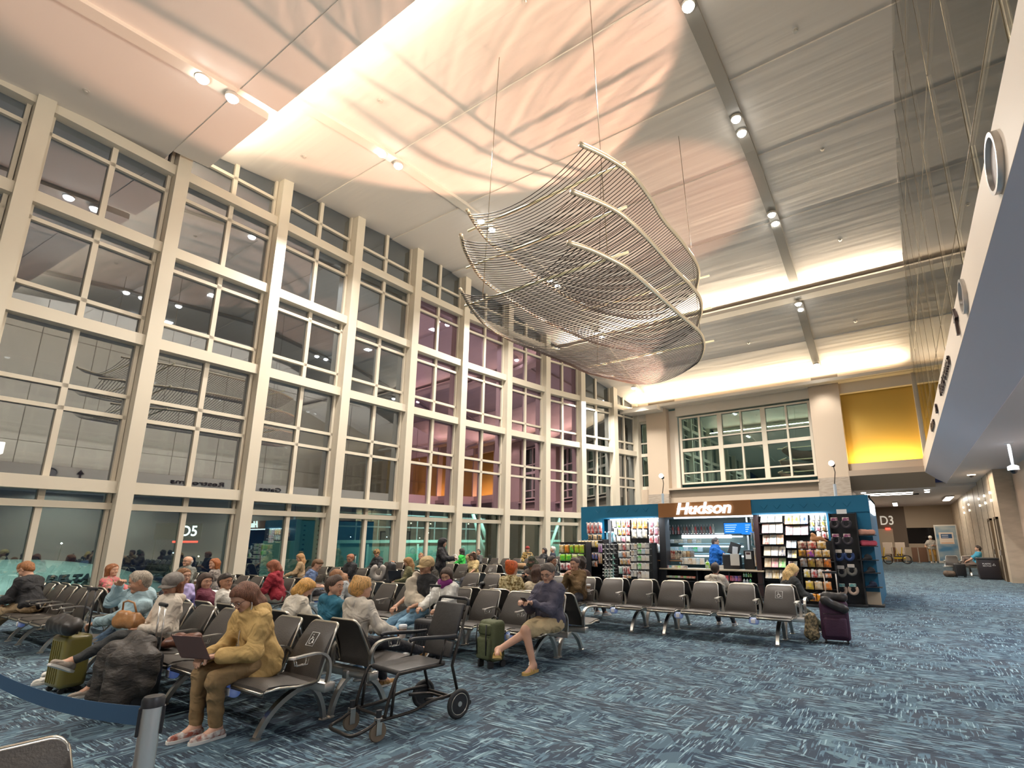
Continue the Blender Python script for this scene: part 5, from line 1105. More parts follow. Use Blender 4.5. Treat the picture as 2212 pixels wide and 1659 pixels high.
for i in range(24):
    a = i*4; fs += [(a, a+1, a+5, a+4), (a+2, a+6, a+7, a+3), (a, a+4, a+6, a+2), (a+1, a+3, a+7, a+5)]
mb.add(vs, fs).build('belt', mat('navy_webbing', (.015, .06, .13), .7), t)
t = thing('belt_stanchion', 'second belt post beyond the left edge holding the navy belt end', 'stanchion', (-5.87, .87, 0))
MB().lathe([(.17, 0), (.17, .015), (.15, .03), (.04, .045)], 28).build('base', BLKM, t, smooth=40); MB().lathe([(.032, .04), (.032, .90)], 24).build('post', CHROME, t, smooth=40); MB().lathe([(.039, .86), (.039, .985), (.034, 1.0), (0, 1.002)], 24).build('cap', BLK, t, smooth=40)
# ================================================================ transport wheelchair (faces the camera side)
t = thing('wheelchair', 'empty black transport wheelchair with small wheels and padded seat', 'wheelchair', (-3.86, 3.42, 0), PI-.12)
S = BLKM; PADM = mat('black_vinyl', (.03, .028, .027), .45, bump=.2, bscale=15); BRZ = mat('worn_black_tube', (.035, .03, .026), .35, .5)
for s in (-1, 1):
    x = s*.225
    MB().tube(spline([(x, .36, .17), (x, .33, .30), (x, .27, .455), (x, .20, .475), (x, -.20, .475)], 6), .0135, 8).build('seat_tube', BRZ, t, smooth=True)
    MB().tube([(x, -.40, .13), (x, -.30, .45), (x, -.46, .95)], .014, 8).build('back_post', BRZ, t, smooth=True)
    MB().tube(spline([(x, .40, .16), (x, .1, .16), (x, -.1, .20), (x, -.36, .20)], 6), .0135, 8).build('bottom_tube', BRZ, t, smooth=True)
    MB().tube([(x, .30, .17), (x, .28, .44)], .012, 8).build('front_post', BRZ, t, smooth=True)
    MB().tube(spline([(x, -.33, .70), (x, -.20, .705), (x, .10, .73), (x, .16, .72)], 5), .017, 8).build('armrest', BLK, t, smooth=True)
    MB().tube([(x, -.16, .475), (x, -.22, .70)], .011, 6).build('arm_support', BRZ, t, smooth=True)
    w_ = thing('rear_wheel', None, None); w_.parent = t; w_.location = (s*.265, -.36, .125)
    Ry = Matrix.Rotation(PI/2, 4, 'Y')
    MB().tube([(0, .105*math.cos(a), .105*math.sin(a)) for a in np.linspace(0, 2*PI, 25)[:-1]], .020, 8, closed=True).build('tyre', RUB, w_, smooth=True); MB().lathe([(0, -.012), (.09, -.012), (.09, .012), (0, .012)], 24, M=Ry, cap=False).build('hub_disc', BLK, w_, smooth=40); MB().tube([(s*.013, .088*math.cos(a), .088*math.sin(a)) for a in np.linspace(0, 2*PI, 25)[:-1]], .004, 5, closed=True).build('rim', EDGE, w_, smooth=True); MB().lathe([(0, s*.02), (.022, s*.02), (.022, 0)], 16, M=Ry, cap=False).build('hub_cap', ALU, w_)
    c_w = thing('caster', None, None); c_w.parent = t; c_w.location = (s*.205, .40, .075)
    MB().lathe([(0, -.014), (.068, -.014), (.074, 0), (.068, .014), (0, .014)], 20, M=Ry, cap=False).build('tyre', mat('grey_brown_rubber', (.16, .12, .08), .6), c_w, smooth=40)
    mb = MB(); mb.rbox(-.028, -.018, -.02, .025, -.02, .10, .004); mb.rbox(.018, .028, -.02, .025, -.02, .10, .004); mb.rbox(-.028, .028, -.02, .025, .085, .105, .004); mb.build('fork', ALU, c_w)
    MB().lathe([(.022, .10), (.022, .16)], 12).build('stem', BLK, c_w)
    MB().tube([(s*.20, -.38, .14), (s*.20, -.52, .10)], .012, 6).build('anti_tip_bar', BRZ, t, smooth=True); MB().lathe([(0, -.012), (.022, -.012), (.022, .012), (0, .012)], 12, M=Matrix.Translation((s*.20, -.53, .09)) @ Ry, cap=False).build('tip_wheel', RUB, t)
MB().rbox(-.215, .215, -.24, .25, .455, .50, .02, 3).build('seat', PADM, t, smooth=40)
Mb = Matrix.Translation((0, -.29, .49)) @ Matrix.Rotation(math.radians(18), 4, 'X')
MB().rbox(-.20, .20, -.012, .022, .02, .16, .015, 3, M=Mb).build('lower_back_pad', PADM, t, smooth=40); MB().rbox(-.205, .205, -.012, .026, .17, .50, .018, 3, M=Mb).build('backrest', PADM, t, smooth=40)
MB().tube([(-.225, -.46, .95), (-.215, -.475, 1.0), (-.17, -.48, 1.01), (.17, -.48, 1.01), (.215, -.475, 1.0), (.225, -.46, .95)], .015, 8).build('push_bar', BLK, t, smooth=True)
MB().tube([(-.22, -.43, .91), (.22, -.43, .91)], .010, 6).build('cross_bar', BRZ, t); MB().tube([(-.225, -.345, .66), (.225, -.345, .66)], .009, 6).build('cross_bar', ALU, t); MB().tube([(-.225, .36, .17), (.225, .36, .17)], .012, 6).build('cross_bar', BRZ, t); MB().tube([(-.225, -.38, .16), (.225, -.38, .16)], .012, 6).build('cross_bar', BRZ, t)
MB().tube(spline([(-.20, .34, .18), (-.20, .48, .12), (-.17, .60, .09), (0, .615, .088), (.17, .60, .09), (.20, .48, .12), (.20, .34, .18)], 6), .014, 8).build('foot_loop', BRZ, t, smooth=True)
MB().tube(spline([(-.12, -.1, .19), (-.12, -.30, .16), (0, -.33, .155), (.12, -.30, .16), (.12, -.1, .19)], 6), .013, 8).build('storage_loop', BRZ, t, smooth=True)
# ================================================================ right side: bin, poster stand, camera, carts
t = thing('recycling_bin', 'black recycling bin with white lettering against the corridor wall', 'bin', (2.62, 27.0, 0))
BINM = mat('dark_plum_bin', (.022, .016, .018), .4)
MB().rbox(-.33, .33, -.3, .3, .04, .78, .02, 3).build('body', BINM, t, smooth=40); MB().rbox(-.35, .35, -.32, .32, .76, .83, .02, 3).build('lid', BLK, t, smooth=40); MB().box(-.31, .31, -.28, .28, 0, .04).build('plinth', BLK, t)
text('lettering', 'PLASTIC', (-.06, -.302, .60), (PI/2, 0, 0), .075, WHITEP, t, ext=.001); text('lettering', 'RECYCLE', (-.06, -.302, .52), (PI/2, 0, 0), .065, WHITEP, t, ext=.001)
MB().tube([(.16+.05*math.sin(a), -.303, .56+.05*math.cos(a)) for a in (0, 2*PI/3, 4*PI/3)], .008, 5, closed=True).build('recycle_mark', WHITEP, t)
suitcase('black suitcase on the floor before the light blue polo man', 1.75, 27.9, .2, .40, .28, .55, BLK, 0)
blob('duffel_bag', mat('brown_duffel', (.10, .07, .05), .7), [((-.10, 0, .13), (.10, 0, .12), .13, .12)], 'brown duffel bag left of the black suitcase in the corridor', 'bag', (1.38, 27.8, .01), 0, res=.02, zmin=0)
t = thing('poster_stand', 'tall blue poster stand with white notice panel at the corridor wall', 'display', (2.30, 43.5, 0))
MB().rbox(-.62, .62, -.08, .08, 0, 2.5, .02).build('frame', mat('pale_frame', (.62, .60, .55), .4), t)
MB().box(-.55, .55, -.09, -.08, .16, 2.42).build('poster', mat('blue_sea_poster', (.06, .20, .36), .4, var=(.38, .44, .44), vscale=1.1, stretch=(.7, 1, 1.4)), t)
MB().box(-.40, .38, -.10, -.09, 1.25, 2.0).build('notice', mat('cream_notice', (.7, .6, .5), .5), t); MB().box(-.30, .30, -.105, -.10, 1.62, 1.90).build('blue_label', mat('navy_label', (.02, .08, .2), .4), t); MB().box(-.33, .33, -.105, -.10, 1.29, 1.33).build('orange_line', mat('orange_line', (.6, .25, .1), .5), t); MB().box(-.25, .1, -.108, -.105, 1.79, 1.83).build('label_line', WHITEP, t); MB().box(-.25, .1, -.108, -.105, 1.68, 1.71).build('label_line', WHITEP, t)
t = thing('security_camera', 'white dome security camera hanging on a pole from the corridor ceiling', 'camera', (2.70, 18.4, 4.12))
MB().tube([(0, 0, 0), (0, 0, -.62)], .035, 12).build('pole', WHITEP, t, smooth=True); MB().lathe([(.10, 0), (.10, -.02), (0, -.02)], 18, cap=False).build('mount', WHITEP, t); MB().lathe([(.05, -.60), (.13, -.64), (.13, -.74), (0, -.74)], 22, cap=False).build('housing', WHITEP, t, smooth=40); MB().lathe([(.09, -.74), (.08, -.79), (.04, -.83), (0, -.84)], 22, cap=False).build('dome', mat('smoked_dome', (.01, .01, .012), .08), t, smooth=True)
t = thing('ceiling_camera', 'small flat dome camera on the corridor ceiling', 'camera', (2.55, 26.5, 4.12)); MB().lathe([(.14, 0), (.14, -.05), (.10, -.07)], 20).build('housing', WHITEP, t, smooth=40); MB().lathe([(.08, -.07), (.06, -.11), (0, -.125)], 16, cap=False).build('dome', MATS['smoked_dome'], t, smooth=True)
YEL = mat('yellow_cart_paint', (.60, .42, .02), .4)
for i, (x, y, l) in enumerate(((-1.45, 40.0, 'bright yellow wheeled aisle cart with red trim, nearest the shop corner'), (-.45, 41.0, 'bright yellow wheelchair cart with large spoked wheel left of the standing man'))):
    t = thing('yellow_cart', l, 'cart', (x, y, 0), .1*i)
    mb = MB(); mb.tube([(-.25, 0, .35), (-.15, 0, 1.0), (.0, 0, .4), (.25, 0, .4)], .035, 6); mb.tube([(.1, .3, .4), (.2, .3, 1.05)], .035, 6); mb.build('frame', YEL, t); MB().rbox(-.35, .3, -.25, .25, .32, .42, .02).build('deck', YEL, t)
    MB().rbox(-.3, .2, -.22, .22, .42, .50, .02).build('seat', BLK, t)
    for s in (-1, 1): MB().tube([(.35, s*.28, .30)]+[] if False else [(.35+.26*math.cos(a), s*.28, .29+.26*math.sin(a)) for a in np.linspace(0, 2*PI, 19)[:-1]], .025, 6, closed=True).build('wheel', RUB, t, smooth=True)
MB().rbox(-1.05, -.30, 44.9, 45.3, 0, 1.0, .02).build('gate_counter', mat('brown_counter', (.16, .08, .045), .5), label='brown gate counter with white top before the D3 wall', cat='counter')
MB().rbox(.25, 1.15, 45.2, 45.6, 0, 1.0, .02).build('gate_counter', MATS['brown_counter'], label='brown gate counter behind the standing man in the corridor', cat='counter')
for k in range(4):
    t = thing('queue_post', ['thin queue post left of the counters at the gate', 'thin queue post between the two brown counters', 'thin queue post in front of the right counter', 'thin queue post right of the standing man'][k], 'post', (-.9+.75*k, 43.2, 0)); MB().lathe([(.16, 0), (.16, .03), (.03, .05)], 14).build('base', ALU, t); MB().lathe([(.03, .04), (.03, 1.0)], 10).build('post', ALU, t)
for k in range(2):
    t = thing('folded_chair', ['pale upright board leaning near the gate door, left', 'pale upright board leaning near the gate door, right'][k], 'board', (-1.15+.75*k, 44.2, 0)); MB().rbox(-.3, .3, -.03, .03, .55, 1.35, .02).build('panel', mat('pale_board', (.55, .46, .38), .6), t); MB().box(-.28, -.24, -.02, .02, 0, .6).build('leg', ALU, t); MB().box(.24, .28, -.02, .02, 0, .6).build('leg', ALU, t)
# sign tower at the left edge
t = thing('sign_tower', 'pale sign tower with red edge and lit top at the left edge of the photo', 'sign', (-10.35, 1.55, 0), 0)
MB().rbox(-.35, .28, -.10, .10, 0, 2.72, .01).build('panel', mat('sign_beige', (.55, .42, .34), .5), t); MB().rbox(-.37, .30, -.12, .12, 2.72, 2.88, .01).build('top_light', glow('warm_sign_top', (1, .95, .8), 1.6), t); MB().box(.28, .30, -.1, .1, 1.6, 2.55).build('red_edge', mat('red_vinyl', (.5, .02, .02), .4), t)
# ================================================================ the shop
BLU = mat('shop_blue_panel', (.005, .125, .235), .45); COP = mat('copper_brown_panel', (.27, .115, .035), .45); BACK = mat('black_slatwall', (.012, .012, .014), .5)
shop = thing('shop_kiosk', 'blue newsstand shop with copper Hudson sign panel and open front', 'shop', (-4.75, 14.75, 0))
sx = lambda x: x+4.75
def SB(name, x0, x1, y0, y1, z0, z1, mt, par=None, r=0):
    mb = MB()
    (mb.rbox(sx(x0), sx(x1), y0, y1, z0, z1, r) if r else mb.box(sx(x0), sx(x1), y0, y1, z0, z1)); return mb.build(name, mt, par or shop)
SB('fascia', -8.86, -6.14, 0, .18, 2.22, 2.63, BLU); fr = SB('fascia', -3.44, -.66, 0, .18, 2.22, 2.63, BLU)
SB('corner_post', -8.86, -8.10, 0, .18, 0, 2.22, BLU); SB('corner_post', -1.62, -.66, .02, .18, .34, 2.22, BLU); SB('kick_panel', -1.02, -.66, .0, .18, .05, .34, mat('cream_kick', (.50, .40, .28), .5))
SB('plinth', -8.86, -.60, -.12, .3, 0, .05, BLK); SB('side_panel', -.70, -.66, .18, 3.6, 0, 2.63, BLU)
SB('side_panel', -8.86, -8.82, .18, 3.6, 0, 2.63, BLU); SB('roof', -8.86, -.66, .18, 3.6, 2.58, 2.63, BLU)
# chevron relief on the blue fascia
mb = MB()
for k in range(7):
    x = sx(-3.2+k*.33); mb.tube([(x, -.004, 2.45), (x+.09, -.004, 2.36), (x+.18, -.004, 2.47)], .006, 4)
for k in range(6):
    x = sx(-8.3+k*.33); mb.tube([(x, -.004, 2.50), (x+.09, -.004, 2.41), (x+.18, -.004, 2.52)], .006, 4)
mb.build('chevron_relief', BLU, shop)
sp = SB('sign_panel', -6.14, -3.44, -.03, .18, 2.22, 2.63, COP)
SG = glow('white_sign_glow', (1, 1, 1), 3)
text('lettering', 'Hudson', (sx(-4.78), -.07, 2.435), (PI/2, 0, 0), .45, SG, sp, ext=.02, shear=.22, off=.012, sx=1.12)
MB().box(sx(-5.52), sx(-5.02), -.09, -.05, 2.44, 2.475).build('letter_bar', SG, sp)
ss = MB().box(sx(-.66), sx(-.62), .35, 2.2, 2.20, 2.50).build('side_sign', SG, shop)
# back wall, lit shelves, menu screens, drinks window
SB('back_wall', -8.8, -.7, 3.5, 3.6, 0, 2.6, mat('shop_grey_green', (.10, .13, .12), .4)); SB('inner_ceiling', -8.8, -.7, .18, 3.5, 2.30, 2.36, mat('shop_ceiling', (.5, .5, .5), .6))
LED = glow('cool_led', (.82, .93, 1), 5)
SB('led_strip', -5.75, -3.45, .20, .26, 2.18, 2.22, LED); SB('led_strip', -7.9, -6.2, .20, .24, 2.19, 2.22, LED); SB('led_strip', -3.3, -1.65, .20, .24, 2.19, 2.22, LED)
SB('led_panel', -6.7, -4.95, 3.35, 3.4, 1.62, 1.78, LED)
for z in (1.45, 1.12, .80): SB('cooler_shelf', -6.7, -4.6, 3.0, 3.45, z-.03, z, mat('pale_blue_shelf', (.45, .62, .70), .3)); SB('led_strip', -6.7, -4.6, 3.42, 3.45, z+.20, z+.24, LED)
area('shop_case_light', (-5.6, 15.1, 2.15), (0, .6, -.8), 2.2, .1, 30, (.75, .9, 1)); area('shop_case_light', (-7.1, 14.55, 2.2), (0, .35, -.93), 1.7, .1, 26, (.9, .95, 1)); area('shop_case_light', (-2.5, 14.55, 2.2), (0, .35, -.93), 1.7, .1, 26, (.9, .95, 1)); area('shop_inner_light', (-4.8, 16.6, 2.25), (0, 0, -1), 4, 1, 60, (.75, .92, 1))
for x0, x1, l in ((-4.30, -3.52, 'blue lit menu screen with white text lines in the shop'), (-3.40, -3.02, 'smaller blue lit screen at the right in the shop')):
    qs = pt(1588 if x1 < -3.5 else 1619, 1142, Y=18.1); t = thing('menu_screen', l, 'screen', (qs.x, 18.1, qs.z)); w_ = (x1-x0)/2
    MB().box(-w_, w_, 0, .04, -.21, .21).build('panel', BLK, t); MB().box(-w_+.02, w_-.02, -.005, 0, -.19, .19).build('display', glow('blue_screen', (.02, .22, .75), 1.2), t)
    for k in range(4): MB().box(-w_+.06, w_*.15-.03*k, -.009, -.005, .11-k*.07, .13-k*.07).build('text_line', glow('screen_text', (.6, .8, 1), 1.2), t)
for x in (-4.42, -3.45): SB('window_post', x-.03, x+.03, 3.4, 3.5, .9, 2.3, ALU)
# display walls
LSL = SB('display_wall', -8.02, -6.18, .38, .44, .05, 2.2, BACK); SB('display_post', -7.98, -7.88, .20, .38, .05, 2.2, mat('grey_post', (.3, .3, .31), .4, .4)); SB('display_post', -6.20, -6.00, .1, .44, .05, 2.22, BACK)
SB('display_wall', -3.36, -1.62, .38, .44, .05, 2.2, BACK); SB('display_post', -3.44, -3.32, .1, .44, .05, 2.22, mat('plum_black', (.03, .012, .012), .5))
# ---- merchandise meshes
PM = {}
def pmesh(kind):
    if kind in PM: return PM[kind]
    mb = MB()
    if kind == 'bag':
        n = 8; m_ = 10; vs = []; fs = []
        for sd in (1, -1):
            for j in range(m_+1):
                v = j/m_; 
                for i in range(n+1):
                    u = i/n*2-1; p = (1-u*u)**.6*min(1, min(v, 1-v)*5)**.8 if abs(u) < 1 and 0 < v < 1 else 0
                    vs.append((u*.5*(1-.06*math.sin(PI*v)), -sd*.16*p, -v))
        st = n+1
        for sd in (0, 1):
            for j in range(m_):
                for i in range(n): a = sd*(m_+1)*st+j*st+i; fs.append((a, a+1, a+st+1, a+st))
        mb.add(vs, fs)
    elif kind == 'tube': mb.lathe([(0, -1), (.30, -1), (.34, -.95), (.34, -.35), (.14, -.18), (.14, 0), (0, 0)], 12, cap=False)
    elif kind == 'sock': mb.rbox(-.32, .1, -.06, .06, -.75, 0, .05, 2); mb.rbox(-.32, .45, -.06, .06, -1, -.7, .05, 2)
    elif kind == 'box': mb.rbox(-.5, .5, -.5, .5, -1, 0, .03, 2)
    elif kind == 'mag': mb.rbox(-.5, .5, -.03, .03, -1, 0, .01, 1, M=Matrix.Rotation(math.radians(-8), 4, 'X'))
    o = mb.build('m', PAINT, smooth=40 if kind != 'mag' else False); me = o.data; bpy.data.objects.remove(o); PM[kind] = me; return me
CN = {'red': (.55, .03, .02), 'dark red': (.25, .02, .015), 'orange': (.75, .20, .02), 'yellow': (.75, .52, .03), 'white': (.72, .70, .68), 'pink': (.70, .22, .30), 'green': (.06, .50, .05), 'lime green': (.32, .60, .03), 'blue': (.03, .10, .45), 'black': (.02, .02, .022), 'grey': (.28, .28, .27), 'tan': (.50, .33, .16), 'gold': (.40, .26, .03), 'purple': (.35, .05, .45), 'mint': (.30, .60, .50), 'brown': (.16, .07, .03), 'cream': (.66, .56, .40), 'teal': (.03, .30, .38), 'pale blue': (.40, .58, .68), 'navy': (.015, .025, .08), 'amber': (.60, .30, .02)}
PMM = {}
def pmat(c, c2):
    k = 'print_%s_%s' % (c, c2); k = k.replace(' ', '_')
    if k in MATS: return MATS[k]
    return mat(k, CN[c], .35, var=CN[c2], vscale=2.2)
PEG = {15.0: .14, 14.25: .43, 13.6: .43, 14.3: .45, 14.62: .14, 13.9: .43, 13.85: .48, 15.3: .15}
TAGM = mat('price_tag', (.78, .77, .74), .5)
ORD = ['first', 'second', 'third', 'fourth', 'fifth', 'sixth', 'seventh', 'eighth', 'ninth', 'tenth', 'eleventh', 'twelfth', 'thirteenth', 'fourteenth', 'fifteenth', 'sixteenth']
NAMES = {'bag': ('snack_bag', 'snack bag', 'snack'), 'mag': ('magazine', 'magazine', 'magazine'), 'box': ('product_box', 'box', 'box'), 'tube': ('bottle', 'bottle', 'bottle'), 'sock': ('sock_pair', 'pair of socks', 'socks')}
TAGM = mat('price_tag', (.78, .77, .74), .5)
def goods(where, rowname, x0, x1, z0, z1, y, items, kind='bag', c2='white', depth=None, tag_=True, nm=None):
    n = len(items); w_ = (x1-x0)/n; h = z1-z0
    for i, c in enumerate(items):
        alt = c2 if c2 != c else 'cream'; key = (kind, c, alt)
        if key not in PMM:
            me = pmesh(kind).copy(); me.materials.clear(); me.materials.append(pmat(c, alt)); PMM[key] = me
        N3 = nm or NAMES[kind]
        o = obj_from(N3[0], PMM[key]); dp = depth or {'bag': min(w_, .16)*1.6, 'mag': 1, 'box': w_*.8, 'tube': w_, 'sock': .3}[kind]
        o.location = (x0+w_*(i+.5), y, z1); o.scale = (w_*.93, dp, h*.96)
        if kind == 'tube': o.scale = (w_*1.2, w_*1.2, h)
        if kind == 'bag': o.rotation_euler = (0, random.uniform(-.03, .03), random.uniform(-.12, .12))
        if kind in ('bag', 'sock') or nm:
            pl = PEG.get(round(y, 2), .2); pk = 'peg%.2f' % pl
            if pk not in PM:
                q = MB(); q.box(-.003, .003, -.12, pl, .002, .008); q.box(-.024, .024, -.125, -.12, -.012, .022); q = q.build('p', TAGM); PM[pk] = q.data; bpy.data.objects.remove(q)
            p = obj_from('peg_hook', PM[pk], o); p.scale = tuple(1/v for v in o.scale)
        tag(o, '%s %s, %s in %s row %s' % (c, N3[1], ORD[i], rowname, where), N3[2], 'goods '+where)
def k4(x, y, Y): p = pt(1230+x/8.193, 1090+y/8.193, Y=Y); return p
def g4(where, rowname, box, items, Y=15.0, **k):
    a = k4(box[0], box[2], Y); b = k4(box[1], box[3], Y); goods(where, rowname, a.x, b.x, b.z, a.z, Y, items, **k)
W = 'of the lit left wall'
g4(W, 'top orange-white', (745, 1075, 275, 400), ['white', 'lime green', 'orange', 'red'])
g4(W, 'top orange', (1090, 1385, 265, 425), ['orange', 'amber', 'orange'], c2='cream'); g4(W, 'top right', (1400, 1670, 255, 395), ['pink', 'cream', 'yellow'])
g4(W, 'second', (780, 1075, 415, 545), ['white', 'yellow', 'orange', 'red']); g4(W, 'second middle', (1090, 1385, 445, 600), ['cream', 'white', 'cream'], c2='grey'); g4(W, 'second right', (1400, 1670, 405, 540), ['dark red', 'pink', 'orange'])
g4(W, 'third', (830, 1080, 560, 675), ['white', 'pink', 'cream']); g4(W, 'third right', (1400, 1670, 550, 705), ['red', 'pink', 'red'])
g4(W, 'lower left hook', (640, 820, 490, 670), ['pale blue', 'pale blue', 'white'], c2='teal'); g4(W, 'fourth right', (1430, 1640, 705, 860), ['white', 'grey', 'pale blue']); g4(W, 'fifth right', (1430, 1560, 880, 1080), ['pink', 'teal'])
def rack(label, x0, x1, y, z1, d=.35, shelves=(), top=None, name='display_rack', hd=None):
    t = thing(name, label, 'display rack', ((x0+x1)/2, y+d/2, 0)); w_ = (x1-x0)/2
    MB().box(-w_, w_, d/2-.03, d/2, .05, z1).build('back_panel', BACK, t)
    for s in (-1, 1): MB().box(s*w_-.012*(1+s), s*w_+.012*(1-s), -d/2, d/2, .05, z1).build('side_panel', BACK, t)
    MB().rbox(-w_-.02, w_+.02, -d/2-.03, d/2+.02, 0, .06, .01).build('base', BLK, t)
    for z in shelves: MB().box(-w_, w_, -d/2+.02, d/2-.02, z-.018, z).build('shelf', BLK, t)
    return t
def kx(px, Y): return pt(px, 1168, Y=Y).x
Y1 = 14.25
rack('black rack of patterned socks at the left of the shop front', k4(588, 700, Y1).x, k4(830, 700, Y1).x, Y1+.1, k4(600, 690, Y1).z)
W = 'of the black sock rack'
for r_, (a, b) in enumerate(((705, 790), (790, 860))): g4(W, ['top', 'second'][r_], (595, 825, a, b), ['grey', 'grey', 'grey'], Y1, kind='sock', c2='black')
for r_, (a, b) in enumerate(((870, 960), (970, 1060), (1070, 1130))): g4(W, ['third', 'fourth', 'fifth'][r_], (605, 815, a, b), ['white', 'grey', 'mint'], Y1, kind='sock', c2='black')
for r_, (a, b) in enumerate(((1140, 1190), (1195, 1245), (1250, 1295))): g4(W, ['sixth', 'seventh', 'lowest'][r_], (610, 805, a, b), ['mint', 'white', 'mint', 'pale blue'], Y1, kind='sock', c2='mint')
rack('black rack of phone accessories and snacks left of the counter', k4(850, 700, Y1).x, k4(1440, 700, Y1).x, Y1+.1, k4(850, 680, Y1).z)
W = 'of the accessory rack'; AC = ('accessory_pack', 'accessory pack', 'accessory')
g4(W, 'top left', (860, 1075, 690, 810), ['white', 'red', 'white'], Y1); g4(W, 'second left', (860, 1080, 830, 940), ['pale blue', 'orange', 'white'], Y1); g4(W, 'third left', (890, 1085, 960, 1065), ['amber', 'gold', 'orange'], Y1); g4(W, 'fourth left', (870, 1085, 1095, 1235), ['mint', 'dark red', 'red'], Y1); g4(W, 'lowest left', (940, 1100, 1250, 1310), ['orange', 'amber'], Y1)
for r_, (a, b) in enumerate(((700, 795), (815, 900), (915, 1005), (1040, 1150), (1170, 1280))): g4(W, ['top', 'second', 'third', 'fourth', 'lowest'][r_]+' middle', (1090, 1195, a, b), [['grey', 'tan'], ['tan', 'grey'], ['cream', 'grey'], ['white', 'cream'], ['grey', 'white']][r_], Y1, kind='box', nm=AC, depth=.03)
for r_, (a, b) in enumerate(((690, 770), (790, 875), (905, 1000), (1040, 1150), (1180, 1310))): g4(W, ['top', 'second', 'third', 'fourth', 'lowest'][r_]+' right', (1205, 1415, a, b), [['green', 'white', 'grey'], ['green', 'pale blue', 'white'], ['green', 'white', 'white'], ['green', 'white', 'cream'], ['brown', 'white', 'white']][r_], Y1, kind='box', nm=AC, depth=.03)
# snack racks farther left
Y2 = 13.6
rack('black rack of bright green and orange bagged candy left of the shop', pt(1206, 1200, Y=Y2).x, pt(1262, 1200, Y=Y2).x, Y2+.1, pt(1230, 1171, Y=Y2).z)
def gp(where, rowname, x0, x1, y0, y1, items, Y, **k):
    a = pt(x0, y0, Y=Y); b = pt(x1, y1, Y=Y); goods(where, rowname, a.x, b.x, b.z, a.z, Y, items, **k)
W = 'of the candy rack left of the shop'
gp(W, 'top', 1208, 1262, 1177, 1195, ['cream', 'orange', 'green', 'lime green', 'lime green'], Y2, c2='gold'); gp(W, 'second', 1209, 1262, 1197, 1213, ['green', 'green', 'lime green', 'green'], Y2, c2='lime green'); gp(W, 'third', 1209, 1262, 1216, 1233, ['dark red', 'red', 'dark red', 'red'], Y2); gp(W, 'lowest', 1209, 1262, 1238, 1256, ['orange', 'brown', 'red', 'gold'], Y2)
Y3 = 14.3
rack('rack of yellow, blue and purple snack bags beside the blue shop corner', pt(1263, 1200, Y=Y3).x, pt(1300, 1200, Y=Y3).x, Y3+.12, pt(1280, 1165, Y=Y3).z, shelves=(.5, .85, 1.2))
W = 'of the yellow snack rack'
gp(W, 'top', 1249, 1292, 1168, 1183, ['yellow', 'yellow', 'gold', 'yellow', 'cream', 'yellow'], Y3, c2='cream'); gp(W, 'second', 1264, 1291, 1194, 1209, ['blue', 'tan', 'blue', 'blue'], Y3, c2='tan'); gp(W, 'third', 1267, 1291, 1212, 1225, ['red', 'brown', 'orange'], Y3); gp(W, 'upper side', 1292, 1301, 1175, 1194, ['purple', 'purple'], Y3); gp(W, 'middle side', 1292, 1301, 1196, 1218, ['orange', 'amber'], Y3)
gp('by the blue corner post', 'upper', 1267, 1301, 1130, 1153, ['red', 'red', 'dark red', 'red'], 14.62); gp('by the blue corner post', 'lower', 1270, 1301, 1155, 1167, ['black', 'tan', 'black'], 14.62, c2='tan')
# ---- counter
CX0, CX1 = pt(1425, 1230, Y=14.85).x, pt(1650, 1230, Y=14.85).x
ctr = thing('sales_counter', 'dark shop counter with pale worktop and goods shelves beneath', 'counter', ((CX0+CX1)/2, 15.1, 0)); cw_ = (CX1-CX0)/2
MB().rbox(-cw_, cw_, -.30, .35, .715, .755, .01).build('worktop', mat('pale_wood_top', (.48, .38, .26), .4), ctr); MB().box(-cw_+.02, cw_-.02, .25, .32, .05, .715).build('back_panel', BACK, ctr)
for x in (-cw_+.03, -.35, .55, cw_-.03): MB().box(x-.015, x+.015, -.26, .25, .05, .715).build('divider', BACK, ctr)
for z in (.10, .42): MB().box(-cw_+.02, cw_-.02, -.26, .25, z-.02, z).build('shelf', BLK, ctr)
W = 'on the shelf under the counter'
gp(W, 'upper left', 1440, 1503, 1243, 1250, ['cream', 'mint', 'grey', 'green', 'white', 'red', 'green', 'red', 'dark red', 'red'], 14.9, kind='box', c2='cream', depth=.1); gp(W, 'upper right', 1562, 1602, 1243, 1256, ['dark red', 'red', 'dark red', 'navy', 'blue', 'navy'], 14.9, kind='box', c2='pink', depth=.1); gp(W, 'bottle', 1604, 1625, 1237, 1247, ['white', 'pale blue', 'green', 'green'], 14.9, kind='tube', c2='green')
gp(W, 'lower right', 1604, 1625, 1250, 1260, ['white', 'white', 'green'], 14.9, kind='tube', c2='pale blue')
W = 'on the counter top'
gp(W, 'low', 1432, 1485, 1221, 1229.5, ['blue', 'pink', 'teal', 'white', 'gold', 'lime green', 'cream', 'brown'], 14.95, kind='box', depth=.09); gp(W, 'tall dark', 1431, 1474, 1189, 1209, ['brown', 'dark red', 'black'], 15.25, kind='box', c2='cream', depth=.08)
gp(W, 'middle', 1470, 1522, 1205, 1220, ['grey', 'white', 'tan', 'white', 'pale blue', 'white'], 15.15, kind='box', depth=.09); gp(W, 'rear', 1474, 1500, 1190, 1204, ['cream', 'tan', 'grey'], 15.35, kind='box', c2='brown', depth=.07)
t = thing('tiered_stand', 'orange edged tiered stand carrying goods on the left of the counter', 'stand', (pt(1450, 1215, Y=15.2).x, 15.2, .755)); MB().box(-.38, .38, -.12, .16, .19, .215).build('tier', COP, t)
for x in (-.36, .34): MB().box(x, x+.02, -.1, .14, 0, .19).build('support', BLK, t)
